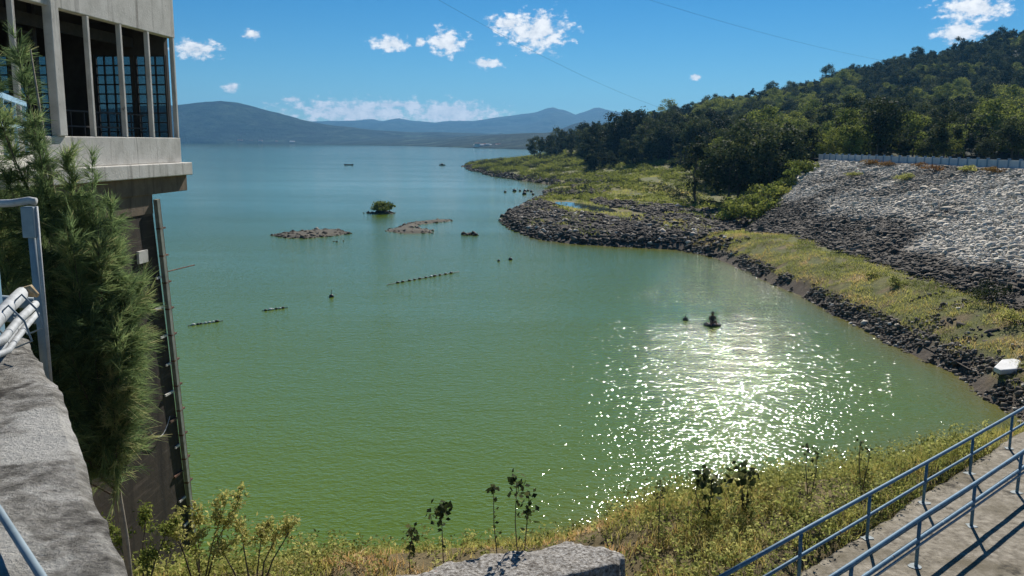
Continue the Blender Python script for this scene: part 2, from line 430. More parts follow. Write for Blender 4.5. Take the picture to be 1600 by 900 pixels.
def height(x, y, sd=None, dam=False, bare=False):
    x = np.asarray(x, float); y = np.asarray(y, float)
    if sd is None: sd = shore_sd(x, y)
    pos = np.clip(sd, 0, None)
    lip = 0.9 * (1 - np.exp(-pos / 1.3))
    berm = lip + 0.28 * np.clip(pos, 0, 6)
    plain = 1.25 * (1 - np.exp(-pos / 2.2)) + (0.008 + 0.020 * sstep(190, 240, y)) * np.clip(pos, 0, 70) + (0.2 + 0.3 * sstep(180, 230, y)) * (fbm(x / 9., y / 9., 5) - 0.45)*np.clip(pos / 6, 0, 1)
    k = sstep(98, 118, y)
    h = berm * (1 - k) + plain * k
    bank = (4.15 + 0.68 * sstep(0.5, 4.5, x)) * sstep(0.0, 7.6, pos) + 0.3 * (fbm(x / 2.2, y / 2.2, 6) - 0.5) * np.clip(pos / 4, 0, 1)
    off = walk_off(x, y)
    bank = bank - 0.55 * sstep(-0.5, 0.25, off) * (bank > 3.5)
    kb = sstep(39, 33, y) * sstep(27, 20, x)
    h = h * (1 - kb) + bank * kb
    g = np.clip((y - 135) / 485., 0, 1) ** 1.15 * np.where(y > 640, np.clip(1 - (y - 640) / 700., 0.2, 1), 1)
    hill = RX(x) * g * sstep(0, 70, sd) + sstep(0, 30, sd) * 1.5 * sstep(170, 230, y)
    hill = hill * (1 + 0.25 * (fbm(x / 70., y / 70., 8) - 0.5))
    right = sstep(54, 62, x) * np.clip((x - 62) * 0.1, 0, 5) * sstep(100, 170, y) * sstep(420, 250, y)
    h = np.maximum(h, plain * k + hill + right)
    h = h + 0.18 * (fbm(x / 1.3, y / 1.3, 7, 3) - 0.5) * np.clip(pos / 2, 0, 1) * (1 - kb)
    e = embank(x, y) - (50 if bare else 0)
    h = np.maximum(h, np.where(sd > 0, e - (0.0 if dam else 0.45), -9))
    pr = pond_r(x, y)
    h = np.where(pr < 2.6, np.minimum(h, 1.40 + np.where(pr < 1, (pr - 1) * 0.6, np.clip(pr - 1, 0, 1.6) * 0.10)), h)
    return np.where(sd > 0, h, np.maximum(-6, sd * 0.35))

def axis(parts):
    o = []
    for a, b, s in parts:
        o += list(np.arange(a, b, s))
    return np.array(o + [parts[-1][1]])
gx = axis([(-400, -60, 40), (-60, -14, 4), (-14, 60, 0.7), (60, 110, 3), (110, 400, 10), (400, 900, 50)])
gy_ = axis([(-80, 8, 8), (8, 125, 0.7), (125, 210, 1.6), (210, 520, 4), (520, 800, 12), (800, 1250, 45)])
X, Y = np.meshgrid(gx, gy_, indexing='ij')
SDG = shore_sd(X, Y)
Z = height(X, Y, SDG)
def grid_faces(nx, ny):
    i = np.arange((nx - 1) * (ny - 1)); a = (i // (ny - 1)) * ny + i % (ny - 1)
    return np.stack([a, a + ny, a + ny + 1, a + 1], 1)
RINGPX = [(-2.5, 150), (-1.3, 134), (2.4, 120), (6.7, 112.5), (11.5, 110), (16.2, 108), (21, 106.5), (26, 110), (34, 122), (37, 140), (34, 155), (26, 168), (19, 182), (15, 178),
          (17.5, 160), (18, 149), (14, 146), (9, 150), (8.5, 165), (7, 182), (3, 180), (0, 165)]
def ring_mask(x, y):
    return in_poly(x + 2.5 * (fbm(x / 3., y / 6., 31) - 0.5), y + 6 * (fbm(x / 4., y / 6., 32) - 0.5), RINGPX)
def zone_color(x, y, sd):
    n1 = fbm(x / 5., y / 9., 41); n2 = fbm(x / 1.2, y / 1.5, 42)
    c = np.zeros(x.shape + (3,)); c[:] = (0.14, 0.145, 0.042)
    def put(mask, col):
        m = np.clip(mask, 0, 1)[..., None]
        c[:] = c * (1 - m) + np.array(col) * m
    put(sstep(0.45, 0.62, n1), (0.17, 0.155, 0.05))
    put(sstep(0.55, 0.7, n2) * (y < 140), (0.20, 0.145, 0.075))
    put(sstep(0.6, 0.72, n1) * (y < 140), (0.16, 0.10, 0.05))
    put(ring_mask(x, y) * 1.0, (0.045, 0.036, 0.03))
    put(sstep(1.8, 0.6, sd + (n2 - 0.5) * 2), (0.12, 0.095, 0.07))
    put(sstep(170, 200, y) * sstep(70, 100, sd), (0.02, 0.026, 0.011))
    pr = pond_r(x, y)
    put((pr < 1.9) * sstep(0.35, 0.5, n1 + 0.1), (0.20, 0.17, 0.06))
    k = sstep(40, 34, y) * sstep(27, 20, x)
    put(k * (sd > 0), (0.20, 0.155, 0.08))
    return c
GC = zone_color(X, Y, SDG)
m, t, p, vec = base_mat('open_ground')
a = N(t, 'ShaderNodeAttribute', attribute_name='zone')
c = mixc(t, 0.8, a.outputs['Color'], ramp(t, noise(t, vec, 1.6, 10, 0.75), [(0.3, (0.35, 0.36, 0.33)), (0.55, (1.0, 1.0, 1.0)), (0.75, (1.7, 1.6, 1.45))]), 'MULTIPLY')
t.links.new(c, p.inputs['Base Color']); p.inputs['Roughness'].default_value = 0.95; p.inputs['Specular IOR Level'].default_value = 0.15
b = N(t, 'ShaderNodeBump'); b.inputs['Distance'].default_value = 0.12
t.links.new(noise(t, vec, 2.4, 8, 0.75), b.inputs['Height']); t.links.new(b.outputs[0], p.inputs['Normal'])
GROUND = m
ground = tag(onp('ground', np.stack([X, Y, Z], -1).reshape(-1, 3), grid_faces(len(gx), len(gy_)), GROUND, smooth=True, col=GC.reshape(-1, 3)), kind='structure')

# ------------------------------------------------------------------ water
m, t, p, vec = base_mat('green_lake_water')
sh = N(t, 'ShaderNodeAttribute', attribute_name='tone')
deep = ramp(t, noise(t, vec, 0.02, 4, 0.55, (1, 0.45, 1)), [(0.3, (0.096, 0.152, 0.014)), (0.7, (0.120, 0.180, 0.022))])
c = mixc(t, sh.outputs['Fac'], deep, (0.17, 0.125, 0.045))
t.links.new(c, p.inputs['Base Color'])
p.inputs['IOR'].default_value = 1.333
p.inputs['Specular IOR Level'].default_value = 0.34
p.inputs['Roughness'].default_value = 0.06
wind = mrange(t, noise(t, vec, 0.016, 6, 0.65, (0.45, 2.0, 1)), 0.38, 0.62, 0.62, 1.12)
spy = N(t, 'ShaderNodeSeparateXYZ'); t.links.new(vec, spy.inputs[0])
lee0 = mrange(t, spy.outputs[1], 85, 220, 1.0, 0.34)         # calmer water in the lee of the point, breeze again on the open lake
lee = N(t, 'ShaderNodeMath', operation='MAXIMUM'); t.links.new(lee0, lee.inputs[0]); t.links.new(mrange(t, spy.outputs[1], 260, 700, 0.3, 0.95), lee.inputs[1]); lee = lee.outputs[0]
def scaled(x, k):
    q = N(t, 'ShaderNodeMath', operation='MULTIPLY'); t.links.new(x, q.inputs[0]); q.inputs[1].default_value = k; return q.outputs[0]
def addn(x, y):
    q = N(t, 'ShaderNodeMath', operation='ADD'); t.links.new(x, q.inputs[0]); t.links.new(y, q.inputs[1]); return q.outputs[0]
hgt = addn(addn(scaled(noise(t, vec, 0.6, 1, 0.5, (0.8, 1.25, 1)), 0.05), scaled(noise(t, vec, 2.8, 1.5, 0.5, (0.9, 1.15, 1)), 0.050)), scaled(noise(t, vec, 6.8, 1.5, 0.5, (0.85, 1.15, 1)), 0.033))
hm = N(t, 'ShaderNodeMath', operation='MULTIPLY'); t.links.new(hgt, hm.inputs[0]); t.links.new(wind, hm.inputs[1])
hm2 = N(t, 'ShaderNodeMath', operation='MULTIPLY'); t.links.new(hm.outputs[0], hm2.inputs[0]); t.links.new(lee, hm2.inputs[1])
b = N(t, 'ShaderNodeBump'); b.inputs['Distance'].default_value = 1.0; b.inputs['Strength'].default_value = 1.0
t.links.new(hm2.outputs[0], b.inputs['Height']); t.links.new(b.outputs[0], p.inputs['Normal'])
WATER = m
wx = axis([(-7000, -600, 800), (-600, -60, 45), (-60, 60, 1.5), (60, 600, 60), (600, 7000, 800)])
wy = axis([(-100, 20, 30), (20, 130, 1.2), (130, 300, 5), (300, 900, 50), (900, 9000, 900)])
X2, Y2 = np.meshgrid(wx, wy, indexing='ij')
S2 = shore_sd(X2, Y2)
TW = np.exp(-np.clip(-S2, 0, None) / 2.2) * 0.8 * sstep(-2, 4, X2)
tag(onp('lake_water', np.stack([X2, Y2, X2 * 0], -1).reshape(-1, 3), grid_faces(len(wx), len(wy)), WATER, tone=TW.reshape(-1)), kind='structure')
# small pond on the point
m, t, p, vec = base_mat('still_pond_water')
p.inputs['Base Color'].default_value = (0.05, 0.06, 0.05, 1); p.inputs['Roughness'].default_value = 0.03; p.inputs['IOR'].default_value = 1.333
PONDM = m
pp = []
for i in range(40):
    aa = 2 * math.pi * i / 40
    lo, hi = 0.2, 2.2
    for _ in range(20):
        mid = (lo + hi) / 2
        px = POND[0] + mid * (2.7 * math.cos(aa) * math.cos(POND[2]) - 12.0 * math.sin(aa) * math.sin(POND[2]))
        py = POND[1] + mid * (2.7 * math.cos(aa) * math.sin(POND[2]) + 12.0 * math.sin(aa) * math.cos(POND[2]))
        if pond_r(np.array(px), np.array(py)) < 1.12: lo = mid
        else: hi = mid
    pp.append((px, py))
po = MB(); po.add([(x, y, 1.43) for x, y in pp], [tuple(range(40))])
tag(po.build('pond', PONDM), kind='structure')

# ------------------------------------------------------------------ far hills
def hill_mat(name, a_, b_, c_):
    m, t, p, vec = base_mat(name)
    c = ramp(t, noise(t, vec, 0.009, 9, 0.75), [(0.36, a_), (0.5, b_), (0.68, c_)])
    c = mixc(t, mrange(t, noise(t, vec, 0.004, 5, 0.6), 0.58, 0.68), c, tuple(1.3 * q for q in c_))
    t.links.new(c, p.inputs['Base Color']); p.inputs['Roughness'].default_value = 0.95; p.inputs['Specular IOR Level'].default_value = 0.1
    b = N(t, 'ShaderNodeBump'); b.inputs['Distance'].default_value = 34.0
    t.links.new(noise(t, vec, 0.03, 8, 0.75), b.inputs['Height']); t.links.new(b.outputs[0], p.inputs['Normal'])
    return m
HM = hill_mat('wooded_far_slope', (0.004, 0.013, 0.010), (0.016, 0.038, 0.024), (0.060, 0.095, 0.055))
def far_hill(prof, Yc, front, back, y_front, seed, xs, amp, shift=None):
    ys = np.concatenate([np.linspace(y_front, Yc, 46), np.linspace(Yc, Yc + back, 14)[1:]])
    A, B = np.meshgrid(xs, ys, indexing='ij')
    px, pz = zip(*prof)
    ridge = np.interp(A + 0.12 * Yc * (fbm(A / 900., B / 900., seed + 3) - 0.5) * (1 - sstep(y_front, Yc, B)), px, pz)
    g = np.where(B < Yc, np.clip((B - y_front) / (Yc - y_front), 0, 1) ** 0.85, np.clip(1 - (B - Yc) / back, 0, 1))
    rid = 1 - np.abs(2 * fbm(A / 420., B / 620., seed, 5) - 1)
    z = ridge * g * (0.80 + 0.20 * g) + amp * g * (1 - 0.85 * sstep(0.8, 1.0, g)) * (rid - 0.75) + amp * 0.10 * g * (fbm(A / 90., B / 90., seed + 7) - 0.5)
    z = np.where(B <= y_front + 1, -3, np.maximum(z, -3 + 5 * sstep(0, 0.03, g)))
    if shift: B = B + np.interp(A, *zip(*shift))
    return tag(onp('hills', np.stack([A, B, z], -1).reshape(-1, 3), grid_faces(len(xs), len(ys)), HM, smooth=True), kind='structure')
far_hill([(-5200, 120), (-3600, 210), (-2500, 150), (-1980, 178), (-1688, 195), (-1560, 208), (-1491, 213), (-1400, 203), (-1313, 182), (-1190, 150), (-1086, 122), (-900, 92), (-662, 68), (-300, 60), (200, 52), (900, 50)],
         4500, 0, 900, 3900, 51, np.linspace(-5200, 900, 330), 70)
far_hill([(-1800, 5), (-1300, 22), (-700, 36), (-200, 36), (53, 42), (300, 48), (700, 60), (1500, 120)], 2600, 0, 500, 1660, 61, np.linspace(-1300, 1500, 230), 26, [(-1300, 2300), (-900, 2150), (-650, 1740), (-300, 1140), (-75, 400), (53, 0), (400, -80)])
far_hill([(-600, 20), (100, 45), (199, 70), (260, 95), (315, 112), (360, 106), (431, 98), (700, 130), (1400, 180)], 4000, 0, 800, 3300, 71, np.linspace(-500, 2200, 170), 50)
far_hill([(-6500, 240), (-4500, 330), (-3000, 250), (-2200, 210), (-1700, 222), (-1452, 236), (-1330, 220), (-1180, 252), (-1050, 226), (-800, 214), (-667, 222), (-400, 232), (-150, 268), (118, 305), (250, 325), (340, 360), (411, 372), (480, 350), (560, 330), (641, 297),
          (740, 335), (820, 368), (869, 374), (940, 352), (1033, 332), (1600, 300), (3000, 420), (5500, 300)], 9000, 0, 1500, 6200, 81, np.linspace(-6500, 5500, 460), 110)

# ================================================================== rocks
ICO = None
bm = bmesh.new(); bmesh.ops.create_icosphere(bm, subdivisions=1, radius=1.0)
ICO = np.array([v.co[:] for v in bm.verts]); ICF = np.array([[v.index for v in f.verts] for f in bm.faces]); bm.free()
def rocks_np(P, S, tone, seed, flat=0.7):
    rg = np.random.default_rng(seed); n = len(P)
    sc = S[:, None] * rg.uniform(0.65, 1.2, (n, 3)); sc[:, 2] *= flat
    v = ICO[None] * (1 + rg.uniform(-0.42, 0.38, (n, 12, 1))) * sc[:, None, :] * 0.5
    a = rg.uniform(0, 6.283, n); ca, sa = np.cos(a)[:, None], np.sin(a)[:, None]
    tl = rg.uniform(-0.5, 0.5, n); ct, st = np.cos(tl)[:, None], np.sin(tl)[:, None]
    x, y, z = v[..., 0], v[..., 1], v[..., 2]
    y, z = y * ct - z * st, y * st + z * ct
    x, y = x * ca - y * sa, x * sa + y * ca
    v = np.stack([x, y, z], -1) + P[:, None, :]
    f = (ICF[None] + (np.arange(n) * 12)[:, None, None]).reshape(-1, 3)
    return v.reshape(-1, 3), f, np.repeat(tone, 12)
ROCKV = []
for k in range(16):
    v, f, tn = rocks_np(np.zeros((1, 3)), np.ones(1), np.array([[0.06, 0.14, 0.24, 0.36, 0.5, 0.62, 0.75, 0.9][k % 8]]), 900 + k)
    ROCKV.append(mesh_np('rock', v, f, ROCKT, tone=tn.reshape(-1)))
def rock_obj(pos, size, tone, parent):
    k = int(np.argmin(np.abs(np.array([0.06, 0.14, 0.24, 0.36, 0.5, 0.62, 0.75, 0.9]) - tone))) + random.choice((0, 8))
    o = bpy.data.objects.new('rock', ROCKV[k]); link(o, parent)
    o.location = pos; o.scale = (size,) * 3; o.rotation_euler = (0, 0, random.uniform(0, 6.28))
    return o
def in_view(x, y, m=1.06):
    return (np.abs(x) < 0.6 * m * y + 1)

# dam embankment: a stone-faced core, the biggest visible stones as pieces, the rest as rubble
ex = np.arange(26, 57.6, 0.9); ey = np.arange(10, 156, 0.9)
EX, EY = np.meshgrid(ex, ey, indexing='ij')
EXX = np.minimum(EX, CRX(EY) - 0.05)
EZ = embank(EXX, EY)
keep_h = height(EXX, EY, bare=True)
EZ = np.where(EZ > keep_h + 0.05, EZ + 0.25 * (fbm(EXX / 2, EY / 2, 91) - 0.5), keep_h - 0.6)
dam = empty('dam_embankment', (45, 90, 0))
tag(dam, 'sloping grey rubble stone dam face below the pale blue parapet', 'dam')
def dam_tone(x, y):
    """stone colour by courses: dark stained foot, pale bleached upper face and a pale tongue towards the camera"""
    e = embank(x, y)
    n = fbm(x / 5., y / 7., 95)
    foot = sstep(5.2, 3.9, e + 2.5 * (n - 0.5))
    tongue = sstep(-1.5, 1.5, (108 - y) * 0.62 - (57 - x) * 0.55 + 3 * (n - 0.5) - 6) * sstep(3.4, 4.2, e + (n - .5))
    far = sstep(124, 138, y + 10 * (n - 0.5)) * sstep(5, 7, e)
    mid = 0.50 + 0.26 * sstep(0.42, 0.62, fbm(x / 6., y / 6., 99))
    t = mid * (1 - foot) + 0.26 * foot
    t = np.maximum(t, 0.84 * tongue)
    t = np.maximum(t, 0.80 * far)
    return t
core = onp('slope_core', np.stack([EXX - 45, EY - 90, EZ], -1).reshape(-1, 3), grid_faces(len(ex), len(ey)), ROCKT, dam, smooth=True, tone=np.clip(dam_tone(EXX, EY) - 0.12, 0.05, 1).reshape(-1))
n = 62000
x = RNG.uniform(28.5, 57.4, n); y = RNG.uniform(44, 155, n)
ok = in_view(x, y) & (embank(x, y) > height(x, y, bare=True) - 0.25 - 0.5 * RNG.random(n)) & (x < CRX(y) - 0.4) & (beyond_end(x, y) < 3)
x, y = x[ok], y[ok]
s = np.clip(RNG.lognormal(-1.18, 0.45, len(x)), 0.15, 1.2)
tn = np.clip(dam_tone(x, y) + RNG.normal(0, 0.085, len(x)) + 0.25 * (fbm(x / 1.6, y / 2.0, 97) - 0.5), 0.03, 1)
P = np.stack([x, y, embank(x, y) + 0.03 * s], -1)
app = s / y
order = np.argsort(-app)
big = order[:290]; rest = order[290:]
for i in big:
    rock_obj((P[i, 0] - 45, P[i, 1] - 90, P[i, 2]), float(s[i]), float(tn[i]), dam)
v, f, tt = rocks_np(P[rest] - np.array([45, 90, 0]), s[rest], tn[rest], 5, 0.55)
tag(onp('rubble', v, f, ROCKT, dam, tone=tt), kind='stuff')

# shoreline rubble (near shore, point, promontory), biggest as pieces of the ground
def scatter_shore(n, x0, x1, y0, y1, d0, d1, smu, seed, tonemu, extra=None):
    rg = np.random.default_rng(seed)
    x = rg.uniform(x0, x1, n); y = rg.uniform(y0, y1, n)
    sd = shore_sd(x, y)
    ok = (sd > d0) & (sd < d1) & in_view(x, y)
    if extra is not None: ok &= extra(x, y)
    x, y, sd = x[ok], y[ok], sd[ok]
    s = np.clip(rg.lognormal(smu, 0.42, len(x)), 0.1, 1.2)
    t_ = np.clip(tonemu + rg.normal(0, 0.11, len(x)) + (rg.random(len(x)) < 0.06) * 0.5, 0.02, 0.95)
    return np.stack([x, y, np.maximum(height(x, y, sd), -0.1) + 0.12 * s], -1), s, t_
A_ = [scatter_shore(26000, 22, 31, 36, 108, -0.35, 1.5, -1.6, 1, 0.30, lambda x, y: fbm(x / 1.5, y / 2.5, 76) > 0.40),
      scatter_shore(9000, 22, 40, 34, 62, 0.6, 6.0, -1.75, 12, 0.36, lambda x, y: fbm(x / 2., y / 2., 77) > 0.52)]
P1 = np.concatenate([q[0] for q in A_]); S1 = np.concatenate([q[1] for q in A_]); T1 = np.concatenate([q[2] for q in A_])
order = np.argsort(-(S1 / P1[:, 1]))
for i in order[:290]:
    rock_obj(P1[i], float(S1[i]), float(T1[i]), ground)
rest = order[290:]
v, f, tt = rocks_np(P1[rest], S1[rest], T1[rest], 6)
tag(onp('shoreline_stones', v, f, ROCKT, tone=tt), 'band of dark stones along the right hand waterline', 'stones', kind='stuff')
A_ = [scatter_shore(14000, -4, 30, 100, 200, -0.5, 4.5, -0.8, 2, 0.20),
      scatter_shore(42000, -4, 40, 104, 185, 1.0, 40, -0.85, 3, 0.20, lambda x, y: ring_mask(x, y) & (pond_r(x, y) > 1.3) & ((pond_r(x, y) > 2.0) | (y > 158)) & (fbm(x / 2.5, y / 5., 78) > 0.40)),
      scatter_shore(7000, 6, 36, 195, 300, 0.0, 16, -0.3, 4, 0.16, lambda x, y: fbm(x / 6., y / 20., 79) > 0.5),
      scatter_shore(6000, -32, 10, 290, 520, -1, 4, 0.1, 8, 0.17)]
P1 = np.concatenate([q[0] for q in A_]); S1 = np.concatenate([q[1] for q in A_]); T1 = np.concatenate([q[2] for q in A_])
v, f, tt = rocks_np(P1, S1, T1, 9)
tag(onp('point_stones', v, f, ROCKT, tone=tt), 'dark brown rubble covering the rounded point and its bank', 'stones', kind='stuff')

# rock islets
def islet(name, label, pts, n, smu, seed, tonemu=0.2, soil=True):
    rg = np.random.default_rng(seed)
    cx = sum(p[0] for p in pts) / len(pts); cy = sum(p[1] for p in pts) / len(pts)
    e = tag(empty(name, (cx, cy, 0)), label, 'islet')
    xs = rg.uniform(min(p[0] for p in pts) - 0.5, max(p[0] for p in pts) + 0.5, n); ys = rg.uniform(min(p[1] for p in pts) - 1, max(p[1] for p in pts) + 1, n)
    d = sdist(xs, ys, pts) + 1.0 * (fbm(xs / 1.5, ys / 3., seed) - 0.5)
    ok = d > -0.25
    xs, ys, d = xs[ok], ys[ok], d[ok]
    s = np.clip(rg.lognormal(smu, 0.45, len(xs)), 0.15, 1.3)
    tn = np.clip(tonemu + rg.normal(0, 0.12, len(xs)), 0.03, 0.8)
    zz = np.clip(d, 0, 1.3) * 0.14
    Pk = np.stack([xs - cx, ys - cy, zz], -1)
    o_ = np.argsort(-s)
    for i in o_[:45]: rock_obj(Pk[i], float(s[i]), float(tn[i]), e)
    v, f, tt = rocks_np(Pk[o_[45:]], s[o_[45:]], tn[o_[45:]], seed)
    tag(onp('rubble', v, f, ROCKT, e, tone=tt), kind='stuff')
    if soil:
        ax = np.linspace(min(p[0] for p in pts) - 1, max(p[0] for p in pts) + 1, 40); ay = np.linspace(min(p[1] for p in pts) - 1, max(p[1] for p in pts) + 1, 40)
        A, B = np.meshgrid(ax, ay, indexing='ij'); dd = sdist(A, B, pts) + 1.0 * (fbm(A / 1.5, B / 3., seed) - 0.5)
        onp('soil', np.stack([A - cx, B - cy, np.clip(dd, -1, 1.5) * 0.2 + 0.0], -1).reshape(-1, 3), grid_faces(40, 40), SOIL, e, smooth=True)
    return e
SOIL = pmat('wet_brown_soil', [(0.3, (0.05, 0.043, 0.030)), (0.7, (0.12, 0.105, 0.07))], 1.0, 0.95, 0.05, 6)
islet('rock_islet', 'long low rocky islet left of the bushy islet', [(-34, 120.5), (-31, 117), (-28, 116.5), (-24.5, 121), (-23.2, 124), (-25.5, 128), (-29, 127.5), (-32.5, 123.5)], 700, -1.05, 201, 0.24)
islet('rock_islet', 'hooked rocky islet below the bushy islet, right of the long one', [(-18.9, 127), (-16, 124), (-11.2, 125), (-12.5, 130), (-15.6, 131.5), (-14.8, 138), (-9.8, 145.5), (-11, 148), (-16.5, 142), (-17.6, 134), (-18.6, 130)], 700, -1.1, 202, 0.32)
islet('rock_islet', 'short row of dark rocks just clear of the rocky point', [(-7.3, 122.6), (-6.3, 121.9), (-4.7, 122.3), (-4.8, 123.8), (-6.5, 123.8)], 60, -0.55, 203, 0.08, False)
islet('rock_islet', 'tiny lone rock in front of the long islet', [(-23.2, 113.2), (-22.6, 113.2), (-22.6, 113.9), (-23.2, 113.9)], 9, -0.7, 205, 0.1, False)
bi = islet('rock_islet', 'small islet crowned with one green bush', [(-27.3, 159.5), (-25, 158.2), (-22, 158.6), (-21.6, 161), (-23, 163.5), (-26, 162)], 120, -0.7, 204, 0.12)

# ================================================================== foliage generators
def leaves_np(C, Nn, S, rg, asp=0.55):
    """rhombic leaves at C with facing directions Nn and lengths S"""
    n = len(C)
    Nn = Nn / (np.linalg.norm(Nn, axis=1, keepdims=True) + 1e-9)
    r = rg.normal(size=(n, 3)); u = np.cross(Nn, r); u /= (np.linalg.norm(u, axis=1, keepdims=True) + 1e-9)
    w = np.cross(Nn, u)
    S = S[:, None]
    v = np.stack([C - u * S * 0.5, C + w * S * asp * 0.5 + Nn * S * 0.08, C + u * S * 0.5, C - w * S * asp * 0.5 + Nn * S * 0.08], 1)
    return v.reshape(-1, 3), np.arange(n * 4).reshape(n, 4)
def crown_np(rg, height_, width, base, nclump, nleaf, leaf, shape=1.0):
    """clumped crown between base and height_; returns v,f,tone and clump centres"""
    Vv, Ff, Tt, Cc = [], [], [], []
    off = 0
    for k in range(nclump):
        for _ in range(50):
            q = rg.uniform(-1, 1, 3)
            r = np.linalg.norm(q)
            if 0.35 < r < 1.0: break
        zz = q[2]
        wd = width * 0.5 * (1 - 0.25 * shape * max(zz, 0) - 0.1 * max(-zz, 0))
        c = np.array([q[0] * wd, q[1] * wd, base + (height_ - base) * (0.5 + 0.5 * zz)])
        cr = width * rg.uniform(0.13, 0.24)
        m_ = int(nleaf * rg.uniform(0.6, 1.3))
        d = rg.normal(size=(m_, 3)); d /= np.linalg.norm(d, axis=1, keepdims=True)
        rad = cr * rg.uniform(0.45, 1.08, m_)[:, None] * np.array([1, 1, 0.72])
        pos = c + d * rad
        nn = d * 0.9 + rg.normal(size=(m_, 3)) * 0.55 + np.array([0, 0, 0.25])
        v, f = leaves_np(pos, nn, leaf * rg.uniform(0.6, 1.35, m_), rg)
        tone = np.clip(0.45 + 0.22 * rg.normal() * 0.8 + rg.normal(0, 0.16, m_), 0, 1)
        Vv.append(v); Ff.append(f + off); Tt.append(np.repeat(tone, 4)); off += len(v); Cc.append(c)
    return np.concatenate(Vv), np.concatenate(Ff), np.concatenate(Tt), Cc
def trunk_mb(rg, height_, base, width, Cc, r0, nl=7):
    mb = MB()
    pts = []; lx = ly = 0
    for i in range(6):
        t_ = i / 5
        pts.append((lx, ly, -0.4 + t_ * (base + (height_ - base) * 0.6 + 0.4)))
        lx += rg.normal() * width * 0.025; ly += rg.normal() * width * 0.025
    mb.tube(pts, [r0 * (1 - 0.72 * i / 5) for i in range(6)], 7)
    for c in Cc[:nl]:
        k = rg.integers(2, 5)
        p0 = Vector(pts[k]); p1 = Vector(c); mid = (p0 + p1) / 2 + Vector((0, 0, -0.06 * width))
        mb.tube([p0, mid, p1], [r0 * 0.36, r0 * 0.24, r0 * 0.08], 5)
    return mb

# prototypes of forest trees (height ~10 m), later placed one by one
PROTO = {}
def make_proto(key, h, w, base, ncl, nlf, leaf, mat, seed, shape=1.0):
    rg = np.random.default_rng(seed)
    v, f, tn, cc = crown_np(rg, h, w, base, ncl, nlf, leaf, shape)
    cm = mesh_np('crown', v, f, mat, tone=tn)
    o = trunk_mb(rg, h, base, w, cc, 0.035 * h * 0.7).build('trunk', BARK)
    tm = o.data; bpy.data.objects.remove(o)
    PROTO[key] = (cm, tm, h)
make_proto('d0', 10, 7.5, 2.2, 34, 95, 0.50, LEAFD, 1)
make_proto('d1', 10, 6.0, 2.0, 30, 95, 0.48, LEAFD, 2, 1.5)
make_proto('d2', 10, 8.5, 1.6, 38, 95, 0.52, LEAFD, 3, 0.6)
make_proto('d3', 10, 5.0, 1.8, 28, 85, 0.45, LEAFD, 4, 1.8)
make_proto('y0', 10, 9.5, 1.2, 38, 95, 0.52, LEAFY, 5, 0.7)
make_proto('y1', 10, 8.0, 1.5, 34, 95, 0.50, LEAFY, 6, 1.0)
def tree(x, y, h, key, label, group, z=None, name='tree'):
    cm, tm, H0 = PROTO[key]
    if z is None: z = float(height(np.array(float(x)), np.array(float(y)))) - 0.15
    e = tag(empty(name, (x, y, z), random.uniform(0, 6.28)), label, 'tree', group)
    s = h / H0
    e.scale = (s * random.uniform(0.9, 1.12), s * random.uniform(0.9, 1.12), s)
    link(bpy.data.objects.new('trunk', tm), e); link(bpy.data.objects.new('crown', cm), e)
    return e
G_PROM = 'dark trees along the promontory'
rp = random.Random(21)
D = ['d0', 'd1', 'd2', 'd3']
# promontory row, tip to mainland
for i in range(26):
    f_ = i / 25
    yy = 450 - 190 * f_ + rp.uniform(-16, 16)
    xx = yy * (0.030 + 0.205 * f_) + rp.uniform(-2, 2)
    tree(xx, yy, rp.uniform(9, 13) * (1.0 + 0.15 * (f_ > 0.3)), rp.choice(D), 'dark tree in the row along the low promontory', G_PROM)
for i in range(14):
    f_ = i / 13
    yy = 480 - 170 * f_ + rp.uniform(-14, 14)
    xx = yy * (0.05 + 0.19 * f_)
    tree(xx, yy, rp.uniform(12, 16), rp.choice(D), 'dark tree in the row along the low promontory', G_PROM)
for xx, yy, hh, kk, lb in [(43, 345, 19, 'd0', 'tall rounded tree standing above the promontory row'), (52, 352, 17, 'd2', 'broad dark tree just right of the tall promontory tree'),
                           (11.5, 462, 12, 'd1', 'outermost dark tree at the water end of the promontory')]:
    tree(xx, yy, hh, kk, lb, None)
# tall dark clump at the end of the dam
for xx, yy, hh, kk, lb in [(38.0, 155, 11.5, 'd0', 'dark bushy tree at the left edge of the clump by the dam end'), (41.5, 160, 14.0, 'd1', 'tallest dark tree of the clump by the dam end'),
                           (44.5, 153, 10.5, 'd2', 'low broad dark tree in front of the clump by the dam end'), (48.0, 160, 12.5, 'd0', 'dark tree second from the right in the dam end clump'),
                           (51.5, 163, 11.0, 'd3', 'slim dark tree at the right edge of the dam end clump'), (36.5, 172, 13.5, 'd3', 'slim tree behind the left of the dam end clump'),
                           (45.5, 172, 14.5, 'd2', 'wide dark tree behind the middle of the dam end clump'), (55.5, 176, 11.5, 'd0', 'dark tree behind the first parapet panels')]:
    tree(xx, yy, hh, kk, lb, None)
for xx, yy, hh, kk, lb in [(112, 203, 12.5, 'y0', 'broad yellow green tree above the parapet near the right edge'), (106, 176, 9.5, 'y1', 'yellow green tree cut by the right edge above the parapet'),
                           (98, 196, 8, 'y1', 'small yellow green tree left of the broad one above the parapet'), (62, 182, 9, 'y1', 'yellowish tree just right of the dam end clump')]:
    tree(xx, yy, hh, kk, lb, None)
# hillside: nearest as trees, the rest one wood
rg = np.random.default_rng(77)
hx, hy = [], []
yy = 165.0
while yy < 660:
    st = 5.6 + (yy - 165) * 0.0035
    xx0 = max(0.20 * yy + 6, 62 if yy < 190 else 0); xx = xx0
    while xx < 0.66 * yy + 12:
        hx.append(xx + rg.uniform(-0.45, 0.45) * st); hy.append(yy + rg.uniform(-0.45, 0.45) * st); xx += st
    yy += st
hx = np.array(hx); hy = np.array(hy)
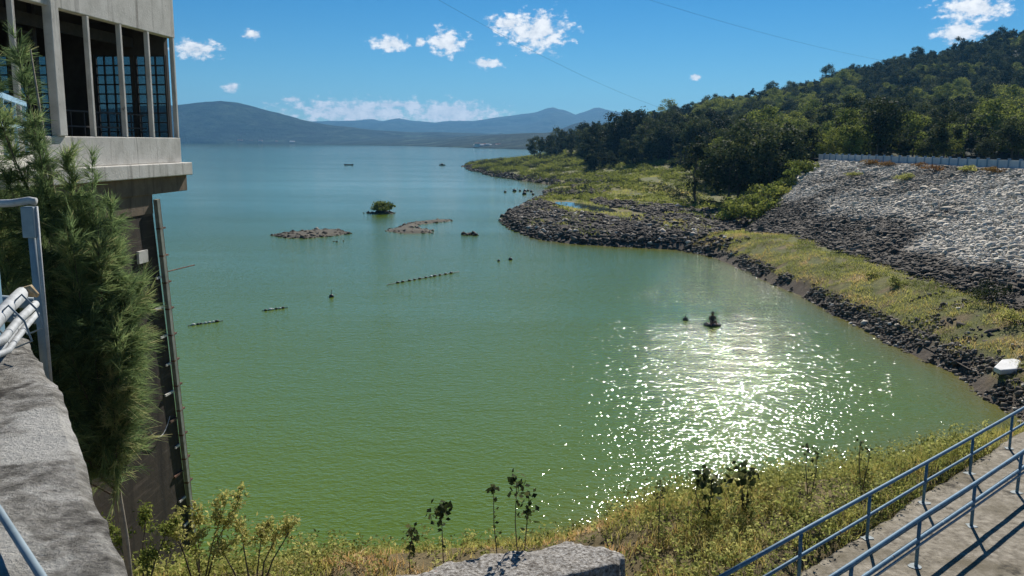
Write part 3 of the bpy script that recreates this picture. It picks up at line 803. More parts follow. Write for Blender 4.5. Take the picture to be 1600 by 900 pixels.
# promontory wood behind the row and its crest
ex2 = rg.uniform(10, 130, 700); ey2 = rg.uniform(300, 640, 700)
ok = (ex2 / ey2 > 0.05 + 0.0001 * (640 - ey2)) & (ex2 / ey2 < 0.22) & (shore_sd(ex2, ey2) > 18)
hx = np.concatenate([hx, ex2[ok]]); hy = np.concatenate([hy, ey2[ok]])
hz = height(hx, hy)
road_gap = (hx > 70) | (hy > 165)
sd_h = shore_sd(hx, hy)
ok = road_gap & (sd_h > 12) & ~((hx / hy > 0.43) & (hy < 206) & (rg.random(len(hx)) < 0.7)); hx, hy, hz = hx[ok], hy[ok], hz[ok]
hh = rg.uniform(4.8, 10.5, len(hx)) * (1 + 0.35 * (rg.random(len(hx)) < 0.12))
ykey = fbm(hx / 30., hy / 40., 88) + rg.normal(0, 0.08, len(hx))
order = np.argsort(hy)
ind = [i for i in order if hx[i] < 0.63 * hy[i] + 3][:190]
for i in ind:
    k = rp.choice(['y0', 'y1']) if ykey[i] > 0.60 else rp.choice(D)
    tree(float(hx[i]), float(hy[i]), float(hh[i]), k, 'tree in the belt at the foot of the wooded hill', 'trees at the foot of the hill', float(hz[i]) - 0.2)
restset = np.array(sorted(set(range(len(hx))) - set(ind)))
def gn_scatter(name, pts, scale, rotz, idx, protos):
    me = bpy.data.meshes.new(name)
    me.vertices.add(len(pts)); me.vertices.foreach_set('co', np.ascontiguousarray(pts, dtype=np.float32).ravel())
    for nm, ty, arr in (('sc', 'FLOAT', scale), ('rz', 'FLOAT', rotz), ('ix', 'INT', idx)):
        a = me.attributes.new(nm, ty, 'POINT'); a.data.foreach_set('value', np.ascontiguousarray(arr, dtype=np.float32 if ty == 'FLOAT' else np.int32))
    me.update()
    col = bpy.data.collections.new(name + '_kinds')
    for i, (cm, tm, H0) in enumerate(protos):
        o = bpy.data.objects.new('%s_kind_%02d' % (name, i), cm); col.objects.link(o)
    ng = bpy.data.node_groups.new(name, 'GeometryNodeTree')
    ng.interface.new_socket('Geometry', in_out='INPUT', socket_type='NodeSocketGeometry')
    ng.interface.new_socket('Geometry', in_out='OUTPUT', socket_type='NodeSocketGeometry')
    gi = N(ng, 'NodeGroupInput'); go = N(ng, 'NodeGroupOutput')
    ci = N(ng, 'GeometryNodeCollectionInfo'); ci.inputs[0].default_value = col; ci.inputs['Separate Children'].default_value = True; ci.inputs['Reset Children'].default_value = True
    ip = N(ng, 'GeometryNodeInstanceOnPoints'); ip.inputs['Pick Instance'].default_value = True
    def attr(nm, ty):
        q = N(ng, 'GeometryNodeInputNamedAttribute', data_type=ty); q.inputs[0].default_value = nm; return q.outputs[0]
    cr = N(ng, 'ShaderNodeCombineXYZ'); ng.links.new(attr('rz', 'FLOAT'), cr.inputs[2])
    ng.links.new(gi.outputs[0], ip.inputs['Points']); ng.links.new(ci.outputs[0], ip.inputs['Instance'])
    ng.links.new(attr('ix', 'INT'), ip.inputs['Instance Index'])
    ng.links.new(cr.outputs[0], ip.inputs['Rotation']); ng.links.new(attr('sc', 'FLOAT'), ip.inputs['Scale'])
    ng.links.new(ip.outputs[0], go.inputs[0])
    o = link(bpy.data.objects.new(name, me))
    md = o.modifiers.new('scatter', 'NODES'); md.node_group = ng
    return o
keys = D + ['y0', 'y1']
ix = np.where(ykey[restset] > 0.62, rg.integers(4, 6, len(restset)), rg.integers(0, 4, len(restset)))
tag(gn_scatter('hill_forest', np.stack([hx, hy, hz - 0.9], -1)[restset], hh[restset] / 10 * rg.uniform(0.95, 1.2, len(restset)), rg.uniform(0, 6.28, len(restset)), ix, [PROTO[k] for k in keys]),
    'dense dark wood covering the hill on the right', 'forest', kind='stuff')

# low scrub on the point, the plain and the promontory
def bush_np(C, S, seed, nleaf=70, leaf=0.22):
    rg = np.random.default_rng(seed); Vv, Tt = [], []
    for c, s in zip(C, S):
        m_ = int(nleaf * min(1.6, 0.5 + 0.5 * s))
        d = rg.normal(size=(m_, 3)); d /= np.linalg.norm(d, axis=1, keepdims=True); d[:, 2] = np.abs(d[:, 2]) * 1.0
        lob = 1 + 0.35 * np.sin(d[:, 0] * 4 + c[0]) * np.cos(d[:, 1] * 3.3 + c[1])
        pos = c + d * (s * rg.uniform(0.55, 1.05, m_) * lob)[:, None] * np.array([1, 1, 0.75])
        v, f = leaves_np(pos, d + rg.normal(size=(m_, 3)) * 0.6, leaf * (0.6 + 0.4 * s) * rg.uniform(0.6, 1.4, m_), rg)
        Vv.append(v); Tt.append(np.repeat(np.clip(rg.normal(0.5, 0.14) + rg.normal(0, 0.15, m_), 0, 1), 4))
    v = np.concatenate(Vv)
    return v, np.arange(len(v)).reshape(-1, 4), np.concatenate(Tt)
rg = np.random.default_rng(31)
x = rg.uniform(-30, 75, 17000); y = rg.uniform(118, 500, 17000)
sd0 = shore_sd(x, y)
nz = fbm(x / 7., y / 14., 44)
ok = (sd0 > 1.5) & (~ring_mask(x, y)) & (pond_r(x, y) > 1.9) & (beyond_end(x, y) > 1.0) & (x / y < 0.40) & (nz > 0.38)
ok &= ~((x / y > 0.06 + 0.001 * np.clip(450 - y, 0, 400)) & (y > 300))
x, y, sd0, nz = x[ok], y[ok], sd0[ok], nz[ok]
S = rg.lognormal(-0.25, 0.45, len(x)) * (0.7 + np.clip((y - 150) / 300, 0, 1.0)); S = np.clip(S, 0.3, 2.4)
z = height(x, y, sd0)
yel = fbm(x / 7., y / 16., 46) + rg.normal(0, 0.06, len(x))
sel = yel > 0.43
for msk, mt, lb, sd_k in ((sel, LEAFY, 'yellow green scrub spreading over the flat behind the rocky point', 61), (~sel, LEAFD, 'darker green scrub patches on the flat behind the point', 62)):
    v, f, tt = bush_np(np.stack([x, y, z - 0.1], -1)[msk], S[msk], sd_k, 46, 0.36)
    tag(onp('scrub', v, f, mt, tone=tt), lb, 'scrub', kind='stuff')
# single shrubs one can pick out
def shrub(x, y, s, mat, label, z=None, nb=6, seed=0, leaf=0.2, group=None, nleaf=130, name='shrub', flat=1.0):
    rg = np.random.default_rng(seed + 500)
    if z is None: z = float(height(np.array(float(x)), np.array(float(y)), dam=True))
    e = tag(empty(name, (x, y, z)), label, 'shrub', group)
    C = [np.array([rg.normal() * s * 0.5, rg.normal() * s * 0.5, abs(rg.normal()) * s * 0.35 * flat + 0.1 * s]) for _ in range(nb)]
    v, f, tt = bush_np(C, [s * rg.uniform(0.4, 0.75) for _ in C], seed + 9, nleaf, leaf)
    v[:, 2] = np.maximum(v[:, 2] * flat, -0.05)
    onp('leaves', v, f, mat, e, tone=tt)
    mb = MB()
    for c in C:
        mb.tube([(0, 0, -0.1), tuple(c * np.array([0.5, 0.5, 0.45])), tuple(c)], [0.05 * s, 0.035 * s, 0.012 * s], 5)
    mb.build('stems', BARK, e)
    return e
shrub(-23.9, 160.4, 1.65, LEAFY, 'dense green bush growing on the small islet', 0.3, 16, 1, 0.34)
gb = [(35.0, 124, 2.6, 'bright green bush at the foot of the dam end, nearest the camera'), (37.5, 129, 3.0, 'bright green bush behind the nearest one at the dam end'), (33.0, 131, 2.4, 'green bush on the point side of the dam end bushes'),
      (40.5, 134, 2.6, 'green bush climbing the end of the dam slope'), (36.0, 138, 2.6, 'green bush below the dark tree clump'), (44.0, 139, 2.2, 'green bush high on the dam end slope'), (48.8, 144.5, 2.2, 'yellow green bush in front of the first parapet panels')]
for i, (x, y, s, lb) in enumerate(gb):
    shrub(x, y, s, LEAFY, lb, None, 8, 20 + i, 0.36)
for i, (x, y, s, lb) in enumerate([(34.0, 54.5, 1.6, 'dark green bush at the right edge below the dam stones'), (32.6, 57.5, 1.2, 'dark green bush left of the one at the right edge'), (31.0, 52.0, 1.0, 'low green bush in the grass by the right edge'),
                                   (30.0, 66.5, 0.7, 'small green bush halfway along the grassy strip'), (29.7, 70.5, 0.55, 'little round bush at the foot of the dam stones')]):
    shrub(x, y, s, LEAFW if i > 1 else LEAFD, lb, None, 7, 40 + i, 0.17)
for i, (x, y, s, lb, mt) in enumerate([(54.5, 112.5, 1.5, 'big orange dry shrub just below the parapet, left of the olive one', LEAFO), (55.4, 105.8, 1.3, 'olive shrub below the parapet beside the big orange one', LEAFW), (55.8, 101.2, 1.2, 'orange dry shrub below the parapet nearest the right edge', LEAFO),
                                       (54.4, 133, 1.5, 'left orange dry shrub below the parapet', LEAFO), (54.9, 127.5, 1.2, 'flat rusty shrub right of the left orange one below the parapet', LEAFO), (51.0, 113.5, 1.5, 'dark olive shrub halfway down the dam stones', LEAFW), (50.3, 127, 1.2, 'small olive shrub on the upper dam stones', LEAFW), (56.0, 120, 0.9, 'thin brown shrub against the parapet foot', LEAFO)]):
    shrub(x, y, s, mt, lb, None, 6, 60 + i, 0.22, flat=0.7)

# grass: blades in tufts
def blades_np(P, Hh, seed, width=0.02, lean=0.35, fan=1):
    rg = np.random.default_rng(seed); n = len(P)
    a = rg.uniform(0, 6.283, n); ld = rg.uniform(0, 6.283, n); lm = np.abs(rg.normal(0, lean, n))
    side = np.stack([np.cos(a), np.sin(a), np.zeros(n)], -1) * (width * rg.uniform(0.6, 1.5, n))[:, None]
    dr = np.stack([np.cos(ld) * lm, np.sin(ld) * lm, np.ones(n)], -1)
    m1 = P + dr * (Hh * 0.55)[:, None]
    dr2 = dr.copy(); dr2[:, :2] *= 1.9
    tip = P + dr2 * Hh[:, None] * np.array([1, 1, 0.95])
    v = np.stack([P - side * 0.5, P + side * 0.5, m1 + side * 0.4, m1 - side * 0.4, tip + side * 0.06, tip - side * 0.06], 1).reshape(-1, 3)
    b0 = np.arange(n)[:, None] * 6
    f = np.concatenate([b0 + np.array([0, 1, 2, 3]), b0 + np.array([3, 2, 4, 5])])
    return v, f
# strip between shore stones and dam foot, and the grass between boulders further on
rg = np.random.default_rng(52)
x = rg.uniform(22, 40, 120000); y = rg.uniform(36, 118, 120000)
sd0 = shore_sd(x, y)
ok = (sd0 > 0.9) & in_view(x, y) & (embank(x, y) < height(x, y, sd0, bare=True) + 0.35) & (fbm(x / 1.6, y / 2.2, 53) > 0.40)
x, y, sd0 = x[ok], y[ok], sd0[ok]
tn = np.clip(0.36 + 1.5 * (fbm(x / 2.4, y / 3.4, 54) - 0.5) + rg.normal(0, 0.13, len(x)), 0, 1)
v, f = blades_np(np.stack([x, y, height(x, y, sd0) - 0.05], -1), rg.uniform(0.08, 0.34, len(x)), 55, 0.032, 0.6)
tag(onp('strip_grass', v, f, GRASST, tone=np.repeat(tn, 6)), 'dry yellow green grass on the strip between shore stones and dam', 'grass', kind='stuff')
x = rg.uniform(-4, 42, 52000); y = rg.uniform(108, 260, 52000)
sd0 = shore_sd(x, y); ok = (sd0 > 2.0) & (pond_r(x, y) > 1.1) & (fbm(x / 3., y / 6., 57) > 0.52 + 0.035 * ring_mask(x, y)) & (beyond_end(x, y) > -2)
x, y, sd0 = x[ok], y[ok], sd0[ok]
tn = np.clip(0.40 + 0.9 * (fbm(x / 5., y / 9., 58) - 0.5) + rg.normal(0, 0.10, len(x)), 0, 1)
v, f = blades_np(np.stack([x, y, height(x, y, sd0) - 0.05], -1), rg.uniform(0.2, 0.55, len(x)), 59, 0.10, 0.7)
tag(onp('point_grass', v, f, GRASST, tone=np.repeat(tn, 6)), 'patchy yellowish grass among the dark stones of the point', 'grass', kind='stuff')

# ================================================================== crest parapet and road
pts = []
yy = 60.0
while yy < 156:
    pts.append((float(CRX(yy)) + 0.35, yy)); yy += 2.2
par = tag(empty('parapet_wall', (57, 98, 10.4)), 'long pale blue panelled parapet along the dam crest', 'wall')
panel_me = None
for i in range(len(pts) - 1):
    (xa, ya), (xb, yb) = pts[i], pts[i + 1]
    L = math.hypot(xb - xa, yb - ya)
    if panel_me is None:
        o = MB().box((-0.07, -0.97, 0.0), (0.07, 0.97, 0.92)).box((-0.10, -0.97, 0.92), (0.10, 0.97, 1.0)).build('panel', PARA, par)
        p2 = MB().box((-0.13, -0.12, -0.25), (0.13, 0.12, 1.12)).box((-0.16, -0.15, 1.12), (0.16, 0.15, 1.18)).build('post', PARAPOST, par)
        panel_me, post_me = o.data, p2.data
    else:
        o = link(bpy.data.objects.new('panel', panel_me), par); p2 = link(bpy.data.objects.new('post', post_me), par)
    an = math.atan2(-(xb - xa), yb - ya)
    o.location = ((xa + xb) / 2 - 57, (ya + yb) / 2 - 98, 0); o.rotation_euler = (0, 0, an)
    p2.location = (xa - 57, ya - 98, 0); p2.rotation_euler = (0, 0, an)
rv = []
for x, y in [(float(CRX(q)), q) for q in np.linspace(-60, 158, 40)]:
    rv += [(x + 0.9, y, 10.62), (x + 7.0, y, 10.62)]
rr = MB(); rr.add(rv, [(2 * i, 2 * i + 1, 2 * i + 3, 2 * i + 2) for i in range(39)])
tag(rr.build('road', ROAD), kind='structure')

# ================================================================== intake tower
TW_ = tag(empty('intake_tower', (-10.35, 26.6, 0), R(-4.24)), 'grey concrete intake tower with tall mullioned windows on a dark shaft', 'tower')
Y0 = 0.57
RW = 7.5                                              # room width
YN = -13.4                                            # near end of the room
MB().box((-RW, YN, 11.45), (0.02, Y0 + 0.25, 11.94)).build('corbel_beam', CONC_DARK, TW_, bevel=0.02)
MB().box((-RW, YN, 11.943), (0.20, Y0 + 0.30, 12.33)).build('floor_ledge', CONC, TW_, bevel=0.025)
MB().box((-0.22, YN, 12.333), (0.0, Y0, 13.08)).build('sill_band', CONC, TW_, bevel=0.02)
MB().box((-0.24, YN, 16.06), (0.0, Y0, 19.4)).build('spandrel', CONC, TW_, bevel=0.02)
MB().box((-RW, YN, 19.403), (0.12, Y0 + 0.12, 19.7)).build('roof_slab', CONC, TW_, bevel=0.02)
MB().box((-RW + 0.003, YN + .003, 16.5), (-0.243, Y0 - 0.243, 16.7)).build('ceiling', INNER, TW_)
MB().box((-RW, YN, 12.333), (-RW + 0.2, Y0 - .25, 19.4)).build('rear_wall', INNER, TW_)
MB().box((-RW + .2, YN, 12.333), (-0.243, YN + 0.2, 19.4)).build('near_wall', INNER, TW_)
# mullions of the long side
for yc in (Y0 - 0.10, -1.09, -2.61, -4.19, -7.12, -8.6, -10.1, -11.6):
    MB().box((-0.13, yc - 0.05, 13.083), (-0.004, yc + 0.05, 16.057)).build('mullion', CONC, TW_, bevel=0.012)
MB().box((-0.16, -5.84, 13.083), (0.06, -5.52, 19.39)).build('pier', CONC, TW_, bevel=0.02)
# end wall towards the lake: piers, beams, steel sashes and panes
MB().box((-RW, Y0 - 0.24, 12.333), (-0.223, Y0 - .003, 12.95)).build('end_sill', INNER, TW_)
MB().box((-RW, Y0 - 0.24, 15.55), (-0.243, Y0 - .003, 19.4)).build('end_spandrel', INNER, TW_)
GLASS, t, p, vec = base_mat('thin_window_glass')
tb = N(t, 'ShaderNodeBsdfTransparent'); tb.inputs[0].default_value = (0.36, 0.42, 0.43, 1)
gl = N(t, 'ShaderNodeBsdfGlossy'); gl.inputs['Roughness'].default_value = 0.04
ms = N(t, 'ShaderNodeMixShader'); ms.inputs[0].default_value = 0.08
t.links.new(tb.outputs[0], ms.inputs[1]); t.links.new(gl.outputs[0], ms.inputs[2]); t.links.new(ms.outputs[0], t.nodes['Material Output'].inputs[0])
for (xa, xb) in ((-0.28, -1.22), (-1.34, -2.5), (-3.5, -4.6), (-4.72, -5.9)):
    fr = MB()
    zz = [12.97 + i * (15.53 - 12.97) / 9 for i in range(10)]
    for q in zz: fr.box((xb, Y0 - 0.17, q - 0.022), (xa, Y0 - 0.11, q + 0.022))
    nx = 3 if xa > -1.3 else 4
    for k in range(nx + 1):
        xx = xb + (xa - xb) * k / nx
        w_ = 0.045 if k in (0, nx) else 0.018
        fr.box((xx - w_, Y0 - 0.172, 12.95), (xx + w_, Y0 - 0.108, 15.55))
    fo = fr.build('window', STEEL, TW_)
    for i in range(9):
        MB().box((xb + 0.05, Y0 - 0.143, zz[i] + 0.024), (xa - 0.05, Y0 - 0.137, zz[i + 1] - 0.024)).build('pane', GLASS, fo)
for (xa, xb) in ((-0.243, -0.275), (-1.225, -1.335), (-2.505, -3.495), (-4.605, -4.715), (-5.905, -7.29)):
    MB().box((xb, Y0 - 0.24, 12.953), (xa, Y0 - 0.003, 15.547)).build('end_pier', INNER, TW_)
# hoist frame and ladder inside
hf = MB()
for yy_ in (-4.0, -4.9):
    hf.bar((-1.6, yy_, 12.35), (-1.6, yy_, 16.4), 0.12, 0.12)
for k in range(11):
    hf.bar((-1.6, -4.9, 12.6 + 0.34 * k), (-1.6, -4.0, 12.6 + 0.34 * k), 0.05, 0.05)
hf.bar((-1.2, -9, 15.9), (-1.2, 0.2, 15.9), 0.14, 0.28)
hf.build('hoist_frame', STEEL, TW_)
# inside railing seen low in the bays
ir = MB()
for zz_ in (13.35, 13.75):
    ir.bar((-0.9, -5, zz_), (-0.9, 0.2, zz_), 0.04, 0.04)
for k in range(9):
    ir.bar((-0.9, -5 + 0.62 * k, 12.35), (-0.9, -5 + 0.62 * k, 13.75), 0.03, 0.03)
ir.build('inner_railing', STEEL, TW_)
# shaft, widening towards its foot
sv = [(-6.5, -9.6, -3), (-0.02, -9.6, -3), (0.02, -0.55 + 0.6, -3), (-6.5, -0.55 + .6, -3), (-6.5, -9.0, 11.44), (-0.06, -9.0, 11.44), (-0.06, -1.40, 11.44), (-6.5, -1.40, 11.44)]
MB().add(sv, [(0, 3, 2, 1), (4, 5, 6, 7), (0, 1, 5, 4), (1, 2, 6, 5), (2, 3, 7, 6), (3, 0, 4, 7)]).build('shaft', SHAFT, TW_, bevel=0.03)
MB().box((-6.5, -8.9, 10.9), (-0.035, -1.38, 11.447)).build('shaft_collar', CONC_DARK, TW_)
def sy(z): return -1.40 + (11.44 - z) * 0.1005       # far edge of the shaft at height z
def srail(dy, x, w_, mat, z0, z1, dx=0.0):
    mb = MB(); mb.bar((x + dx, sy(z0) + dy, z0), (x, sy(z1) + dy, z1), w_, 0.12, up=(1, 0, 0)); return mb.build('guide_rail', mat, TW_)
srail(0.06, 0.05, 0.15, PATINA, -1, 11.3)
srail(0.185, 0.02, 0.09, RUST, -1, 11.3)
srail(0.285, -0.03, 0.09, RUST, -1, 9.6)
srail(0.37, -0.08, 0.07, PATINA, -1, 8.8)
srail(0.45, -0.12, 0.07, RUST, -1, 6.8)
for k in range(13):
    z_ = 0.6 + k * 0.82
    MB().bar((0.05, sy(z_) - 0.02, z_), (0.03, sy(z_) + 0.36, z_), 0.13, 0.05).build('bracket', RUST, TW_)
for k in range(10):
    z_ = 0.9 + k * 0.9
    MB().box((0.0, sy(z_) - 0.42 - 0.12 * (k % 3), z_ - 0.03), (0.045, sy(z_) - 0.12, z_ + 0.035)).build('gauge_mark', (RUST if k in (2, 4) else CONC), TW_)
MB().box((-0.06, -2.45, 9.55), (0.012, -1.93, 9.9)).build('plate', CONC, TW_)
MB().tube([(0.0, -1.0, 9.1), (0.05, 0.95, 9.05)], 0.018, 6).build('rod', RUST, TW_)
MB().tube([(0.06, -2.6 + 0.16 * k, 4.72 - 0.42 * (1 - ((k - 4) / 4.0) ** 2)) for k in range(9)], 0.014, 5).build('hanging_cable', PIPEW, TW_)

# ================================================================== viewing platform and its rails
ed = [(-4.03, 7.0), (-3.12, 5.70), (-2.33, 4.46), (-1.68, 3.42), (-1.40, 3.0), (-0.5, 1.62), (0.56, 0.0), (1.5, -1.65), (5.5, -8)]
rg = np.random.default_rng(91)
bm = bmesh.new()
nu, nvv = 110, 46
def edge_at(s):
    d_ = [0]
    for a_, b_ in zip(ed[:-1], ed[1:]): d_.append(d_[-1] + math.hypot(b_[0] - a_[0], b_[1] - a_[1]))
    return np.interp(s, d_, [q[0] for q in ed]), np.interp(s, d_, [q[1] for q in ed])
us = np.concatenate([np.linspace(0, 7.5, 90), np.linspace(7.8, 17, nu - 90)])
vs = np.concatenate([np.linspace(0, 1.6, 30), np.linspace(1.75, 9, nvv - 30)])
PV = np.zeros((nu, nvv, 3))
ex_, ey_ = edge_at(us)
chip = 0.05 * (fbm(us * 1.6, us * 0 + 3, 15) - 0.5) + 0.035 * (fbm(us * 7, us * 0 + 9, 16) - 0.5)
for j, q in enumerate(vs):
    # inland direction to the left of the edge, bending to follow the far end
    nx_, ny_ = -0.845, -0.535
    k = min(1, q / 0.5)
    PV[:, j, 0] = ex_ + nx_ * q + (chip * 0.845) * (1 - k)
    PV[:, j, 1] = ey_ + ny_ * q + (chip * 0.535) * (1 - k) + 0.55 * q * np.exp(-us / 0.8)
PV[..., 2] = 11.40 + 0.05 * (fbm(PV[..., 0] * 2.2, PV[..., 1] * 2.2, 17) - 0.5) + 0.02 * (fbm(PV[..., 0] * 11, PV[..., 1] * 11, 18) - 0.5)
drop = np.exp(-vs / 0.03)[None, :] * 0.035 * (0.5 + fbm(us * 3, us * 0, 19))[:, None]
PV[..., 2] -= drop
top = PV.reshape(-1, 3)
F = list(map(tuple, grid_faces(nu, nvv)))
bot = top.copy(); bot[:, 2] = 3.5
n0 = len(top)
ring = [i * nvv for i in range(nu)] + [(nu - 1) * nvv + j for j in range(1, nvv)] + [i * nvv + nvv - 1 for i in range(nu - 2, -1, -1)] + [j for j in range(nvv - 2, 0, -1)]
V = [tuple(q) for q in top] + [(top[i][0], top[i][1], 3.5) for i in ring]
for k in range(len(ring)):
    k2 = (k + 1) % len(ring)
    F.append((ring[k], n0 + k, n0 + k2, ring[k2]))
me = bpy.data.meshes.new('platform'); me.from_pydata(V, [], F); me.materials.append(PLAT)
me.update()
bm.from_mesh(me); bmesh.ops.recalc_face_normals(bm, faces=bm.faces); bm.to_mesh(me); bm.free()
plat = link(bpy.data.objects.new('platform', me)); tag(plat, 'rough stained concrete platform edge at lower left', 'platform')
# low pipe on the platform
lr = tag(empty('low_pipe', (-1.9, 3.2, 11.42)), 'blue grey pipe lying low across the concrete platform at lower left', 'pipe')
a0 = np.array((-2.22, 3.50)); a1 = np.array((-1.66, 2.85)); dd = (a1 - a0)
q0 = a0 - dd * 1.6; q1 = a1 + dd * 2.0
MB().tube([(q0[0] + 1.9, q0[1] - 3.2, 0.045), (a0[0] + 1.9, a0[1] - 3.2, 0.05), (a1[0] + 1.9, a1[1] - 3.2, 0.05), (q1[0] + 1.9, q1[1] - 3.2, 0.045)], 0.0165, 12).build('pipe', GREYP, lr, smooth=True)
for q in (q0 + dd * 0.2, q1 - dd * 0.2):
    MB().box((q[0] + 1.9 - 0.02, q[1] - 3.2 - 0.02, -0.05), (q[0] + 1.9 + 0.02, q[1] - 3.2 + 0.02, 0.04)).build('clip', GREYP, lr)
# white pipe gate frame at the far end of the platform
wf = tag(empty('pipe_railing', (-4.02, 7.2, 11.2)), 'white and blue pipe railing corner at the far end of the platform', 'railing')
MB().tube([(0.02, 0, -0.6), (0.0, 0, 1.12)], 0.034, 12).build('post', GREYP, wf, smooth=True)
MB().tube([(0.045, 0.01, -0.5), (0.045, 0.01, 1.25)], 0.018, 10).build('conduit', PIPEW, wf, smooth=True)
MB().box((-0.055, -0.05, 0.99), (0.05, 0.05, 1.25)).build('sleeve', GREYP, wf, bevel=0.01)
MB().tube([(0.055, 0, 1.29), (0.0, 0, 1.30), (-0.12, -0.04, 1.28), (-0.9, -0.5, 1.27), (-2.5, -1.2, 1.26)], 0.032, 12).build('top_rail', PIPEW, wf, smooth=True)
MB().tube([(-0.05, 0.05, 0.42), (-0.7, 0.15, 0.44), (-2.0, 0.3, 0.44)], 0.05, 10).build('lower_rail', GREYP, wf, smooth=True)
MB().tube([(-0.05, 0.08, 0.27), (-0.7, 0.18, 0.29), (-2.0, 0.33, 0.29)], 0.04, 10).build('lower_rail', GREYP, wf, smooth=True)
bp = tag(empty('blue_post', (-4.0, 6.55, 11.38)), 'light blue post cut off by the left edge beside the white pipes', 'post')
MB().box((-0.10, -0.05, 0), (0.045, 0.05, 0.75)).add([(-0.10, -0.05, 0.75), (0.045, -0.05, 0.75), (0.045, 0.05, 0.75), (-0.10, 0.05, 0.75), (-0.10, -0.03, 1.1), (-0.02, -0.03, 1.1), (-0.02, 0.03, 1.1), (-0.10, 0.03, 1.1)],
     [(0, 1, 5, 4), (1, 2, 6, 5), (2, 3, 7, 6), (3, 0, 4, 7), (4, 5, 6, 7)]).build('shaft', BLUEP, bp, bevel=0.008)
MB().box((-0.14, -0.09, -0.03), (0.085, 0.09, 0.015)).build('base_plate', BLUEP, bp, bevel=0.006)
wp = tag(empty('pipe_bundle', (-3.79, 6.7, 11.4)), 'bundle of white painted pipes tied together on the platform edge', 'pipes')
for k, (dx, dz, r_, L) in enumerate([(-0.05, 0.40, 0.052, 0.0), (0.02, 0.305, 0.030, 0.05), (0.0, 0.245, 0.025, -0.02), (0.05, 0.235, 0.022, 0.0)]):
    MB().tube([(dx - 0.03, 0.02 + L, dz), (dx + 0.15, -0.48, dz - 0.01), (dx + 0.42, -1.15, dz - 0.01), (dx + 0.45, -1.8, dz)], r_, 12).build('pipe', PIPEW, wp, smooth=True)
for (dx, dy) in ((0.17, -0.42), (0.32, -0.85)):
    MB().tube([(dx - 0.08, dy, 0.40), (dx, dy, 0.47), (dx + 0.1, dy, 0.36), (dx + 0.14, dy, 0.22), (dx + 0.02, dy, 0.17), (dx - 0.08, dy, 0.30), (dx - 0.08, dy, 0.40)], 0.008, 5).build('tie_wire', GREYP, wp)
MB().tube([(-0.09, 0.02, 0.41), (-0.03, 0.05, 0.42), (0.03, 0.04, 0.38)], [0.035, 0.048, 0.02], 9).build('cloth_wrap', pmat('tan_rag', [(0.3, (0.30, 0.20, 0.10)), (0.7, (0.55, 0.42, 0.26))], 20, 0.95), wp)
for yk in (-1.3,):
    MB().box((0.08 - yk * .1, yk - 0.05, -0.05), (0.28 - yk * .1, yk + 0.05, 0.2)).build('saddle', CONC, wp)
# footbridge with light blue handrails towards the tower, behind the tree
fb = tag(empty('footbridge', (-8.87, 13.75, 12.8), R(24.1)), 'footbridge with light blue handrail to the tower, mostly hidden by the tree', 'footbridge')
MB().box((-0.7, -6.3, -0.35), (0.7, 5.6, -0.1)).build('deck', CONC, fb)
for sx_ in (-0.62, 0.62):
    for zz_ in (0.45, 0.95):
        MB().bar((sx_, -6.3, zz_), (sx_, 5.6, zz_), 0.07, 0.10 if zz_ > 0.5 else 0.06).build('handrail', BLUEP, fb)
    for k in range(7):
        MB().bar((sx_, -6.1 + 1.9 * k, -0.1), (sx_, -6.1 + 1.9 * k, 0.9), 0.06, 0.06).build('post', BLUEP, fb)

# ================================================================== walkway and railings
def wpt(s, o, z=0.0): return (W0[0] + WD[0] * s + WN[0] * o, W0[1] + WD[1] * s + WN[1] * o, z)
us = np.linspace(-10, 28, 150); vs = np.concatenate([np.linspace(0, 0.5, 8), np.linspace(0.8, 6.5, 12)])
A, B = np.meshgrid(us, vs, indexing='ij')
ch = 0.18 * (fbm(A * 0.9, A * 0, 25) - 0.5) + 0.10 * (fbm(A * 4, A * 0, 26) - 0.5)
Bq = B + ch * np.exp(-B / 0.2)
PX = W0[0] + WD[0] * A + WN[0] * Bq; PY = W0[1] + WD[1] * A + WN[1] * Bq
PZ = 4.8 + 0.03 * (fbm(PX * 1.3, PY * 1.3, 27) - 0.5) - 0.05 * np.exp(-B / 0.06)
top = np.stack([PX, PY, PZ], -1).reshape(-1, 3)
nv_ = len(vs); edge_i = np.arange(150) * nv_
low = top[edge_i].copy(); low[:, 2] -= 0.5
V = np.concatenate([top, low]); F = grid_faces(150, nv_)
k = np.arange(149)
F2 = np.stack([edge_i[k], len(top) + k, len(top) + k + 1, edge_i[k + 1]], 1)[:, ::-1]
tag(onp('walkway', V, np.concatenate([F, F2]), WALK, smooth=False), kind='structure')
def railing(label, posts, hgt, mids, r_top, pr):
    e = tag(empty('railing', (*posts[0], 4.8)), label, 'railing', None)
    o0 = Vector((*posts[0], 0)); L = [Vector((*q, 0)) - o0 for q in posts]
    rl = random.Random(len(label))
    tp = [(q.x + rl.uniform(-0.01, 0.01), q.y + rl.uniform(-0.01, 0.01), hgt + rl.uniform(-0.012, 0.012)) for q in L]
    MB().tube(tp, r_top, 10).build('top_rail', RAIL, e, smooth=True)
    for (z_, r_, m_, dx) in mids:
        MB().tube([(a[0] + dx, a[1] - dx, z_ + rl.uniform(-0.012, 0.012)) for a in tp], r_, 10).build('mid_rail', m_, e, smooth=True)
    for q in L:
        MB().tube([(q.x, q.y, -0.03), (q.x + rl.uniform(-0.02, 0.02), q.y, hgt - 0.01)], pr, 8).build('post', RAIL, e, smooth=True)
        pl = [(q.x + 0.13 * rl.uniform(0.6, 1.5) * math.cos(a_ * 0.7), q.y + 0.10 * rl.uniform(0.6, 1.5) * math.sin(a_ * 0.7)) for a_ in range(9)]
        MB().prism(pl, 0.006, 0.013).build('paint_splash', RAILPALE, e)
    return e
d1 = np.array((0.743, 0.669)); 
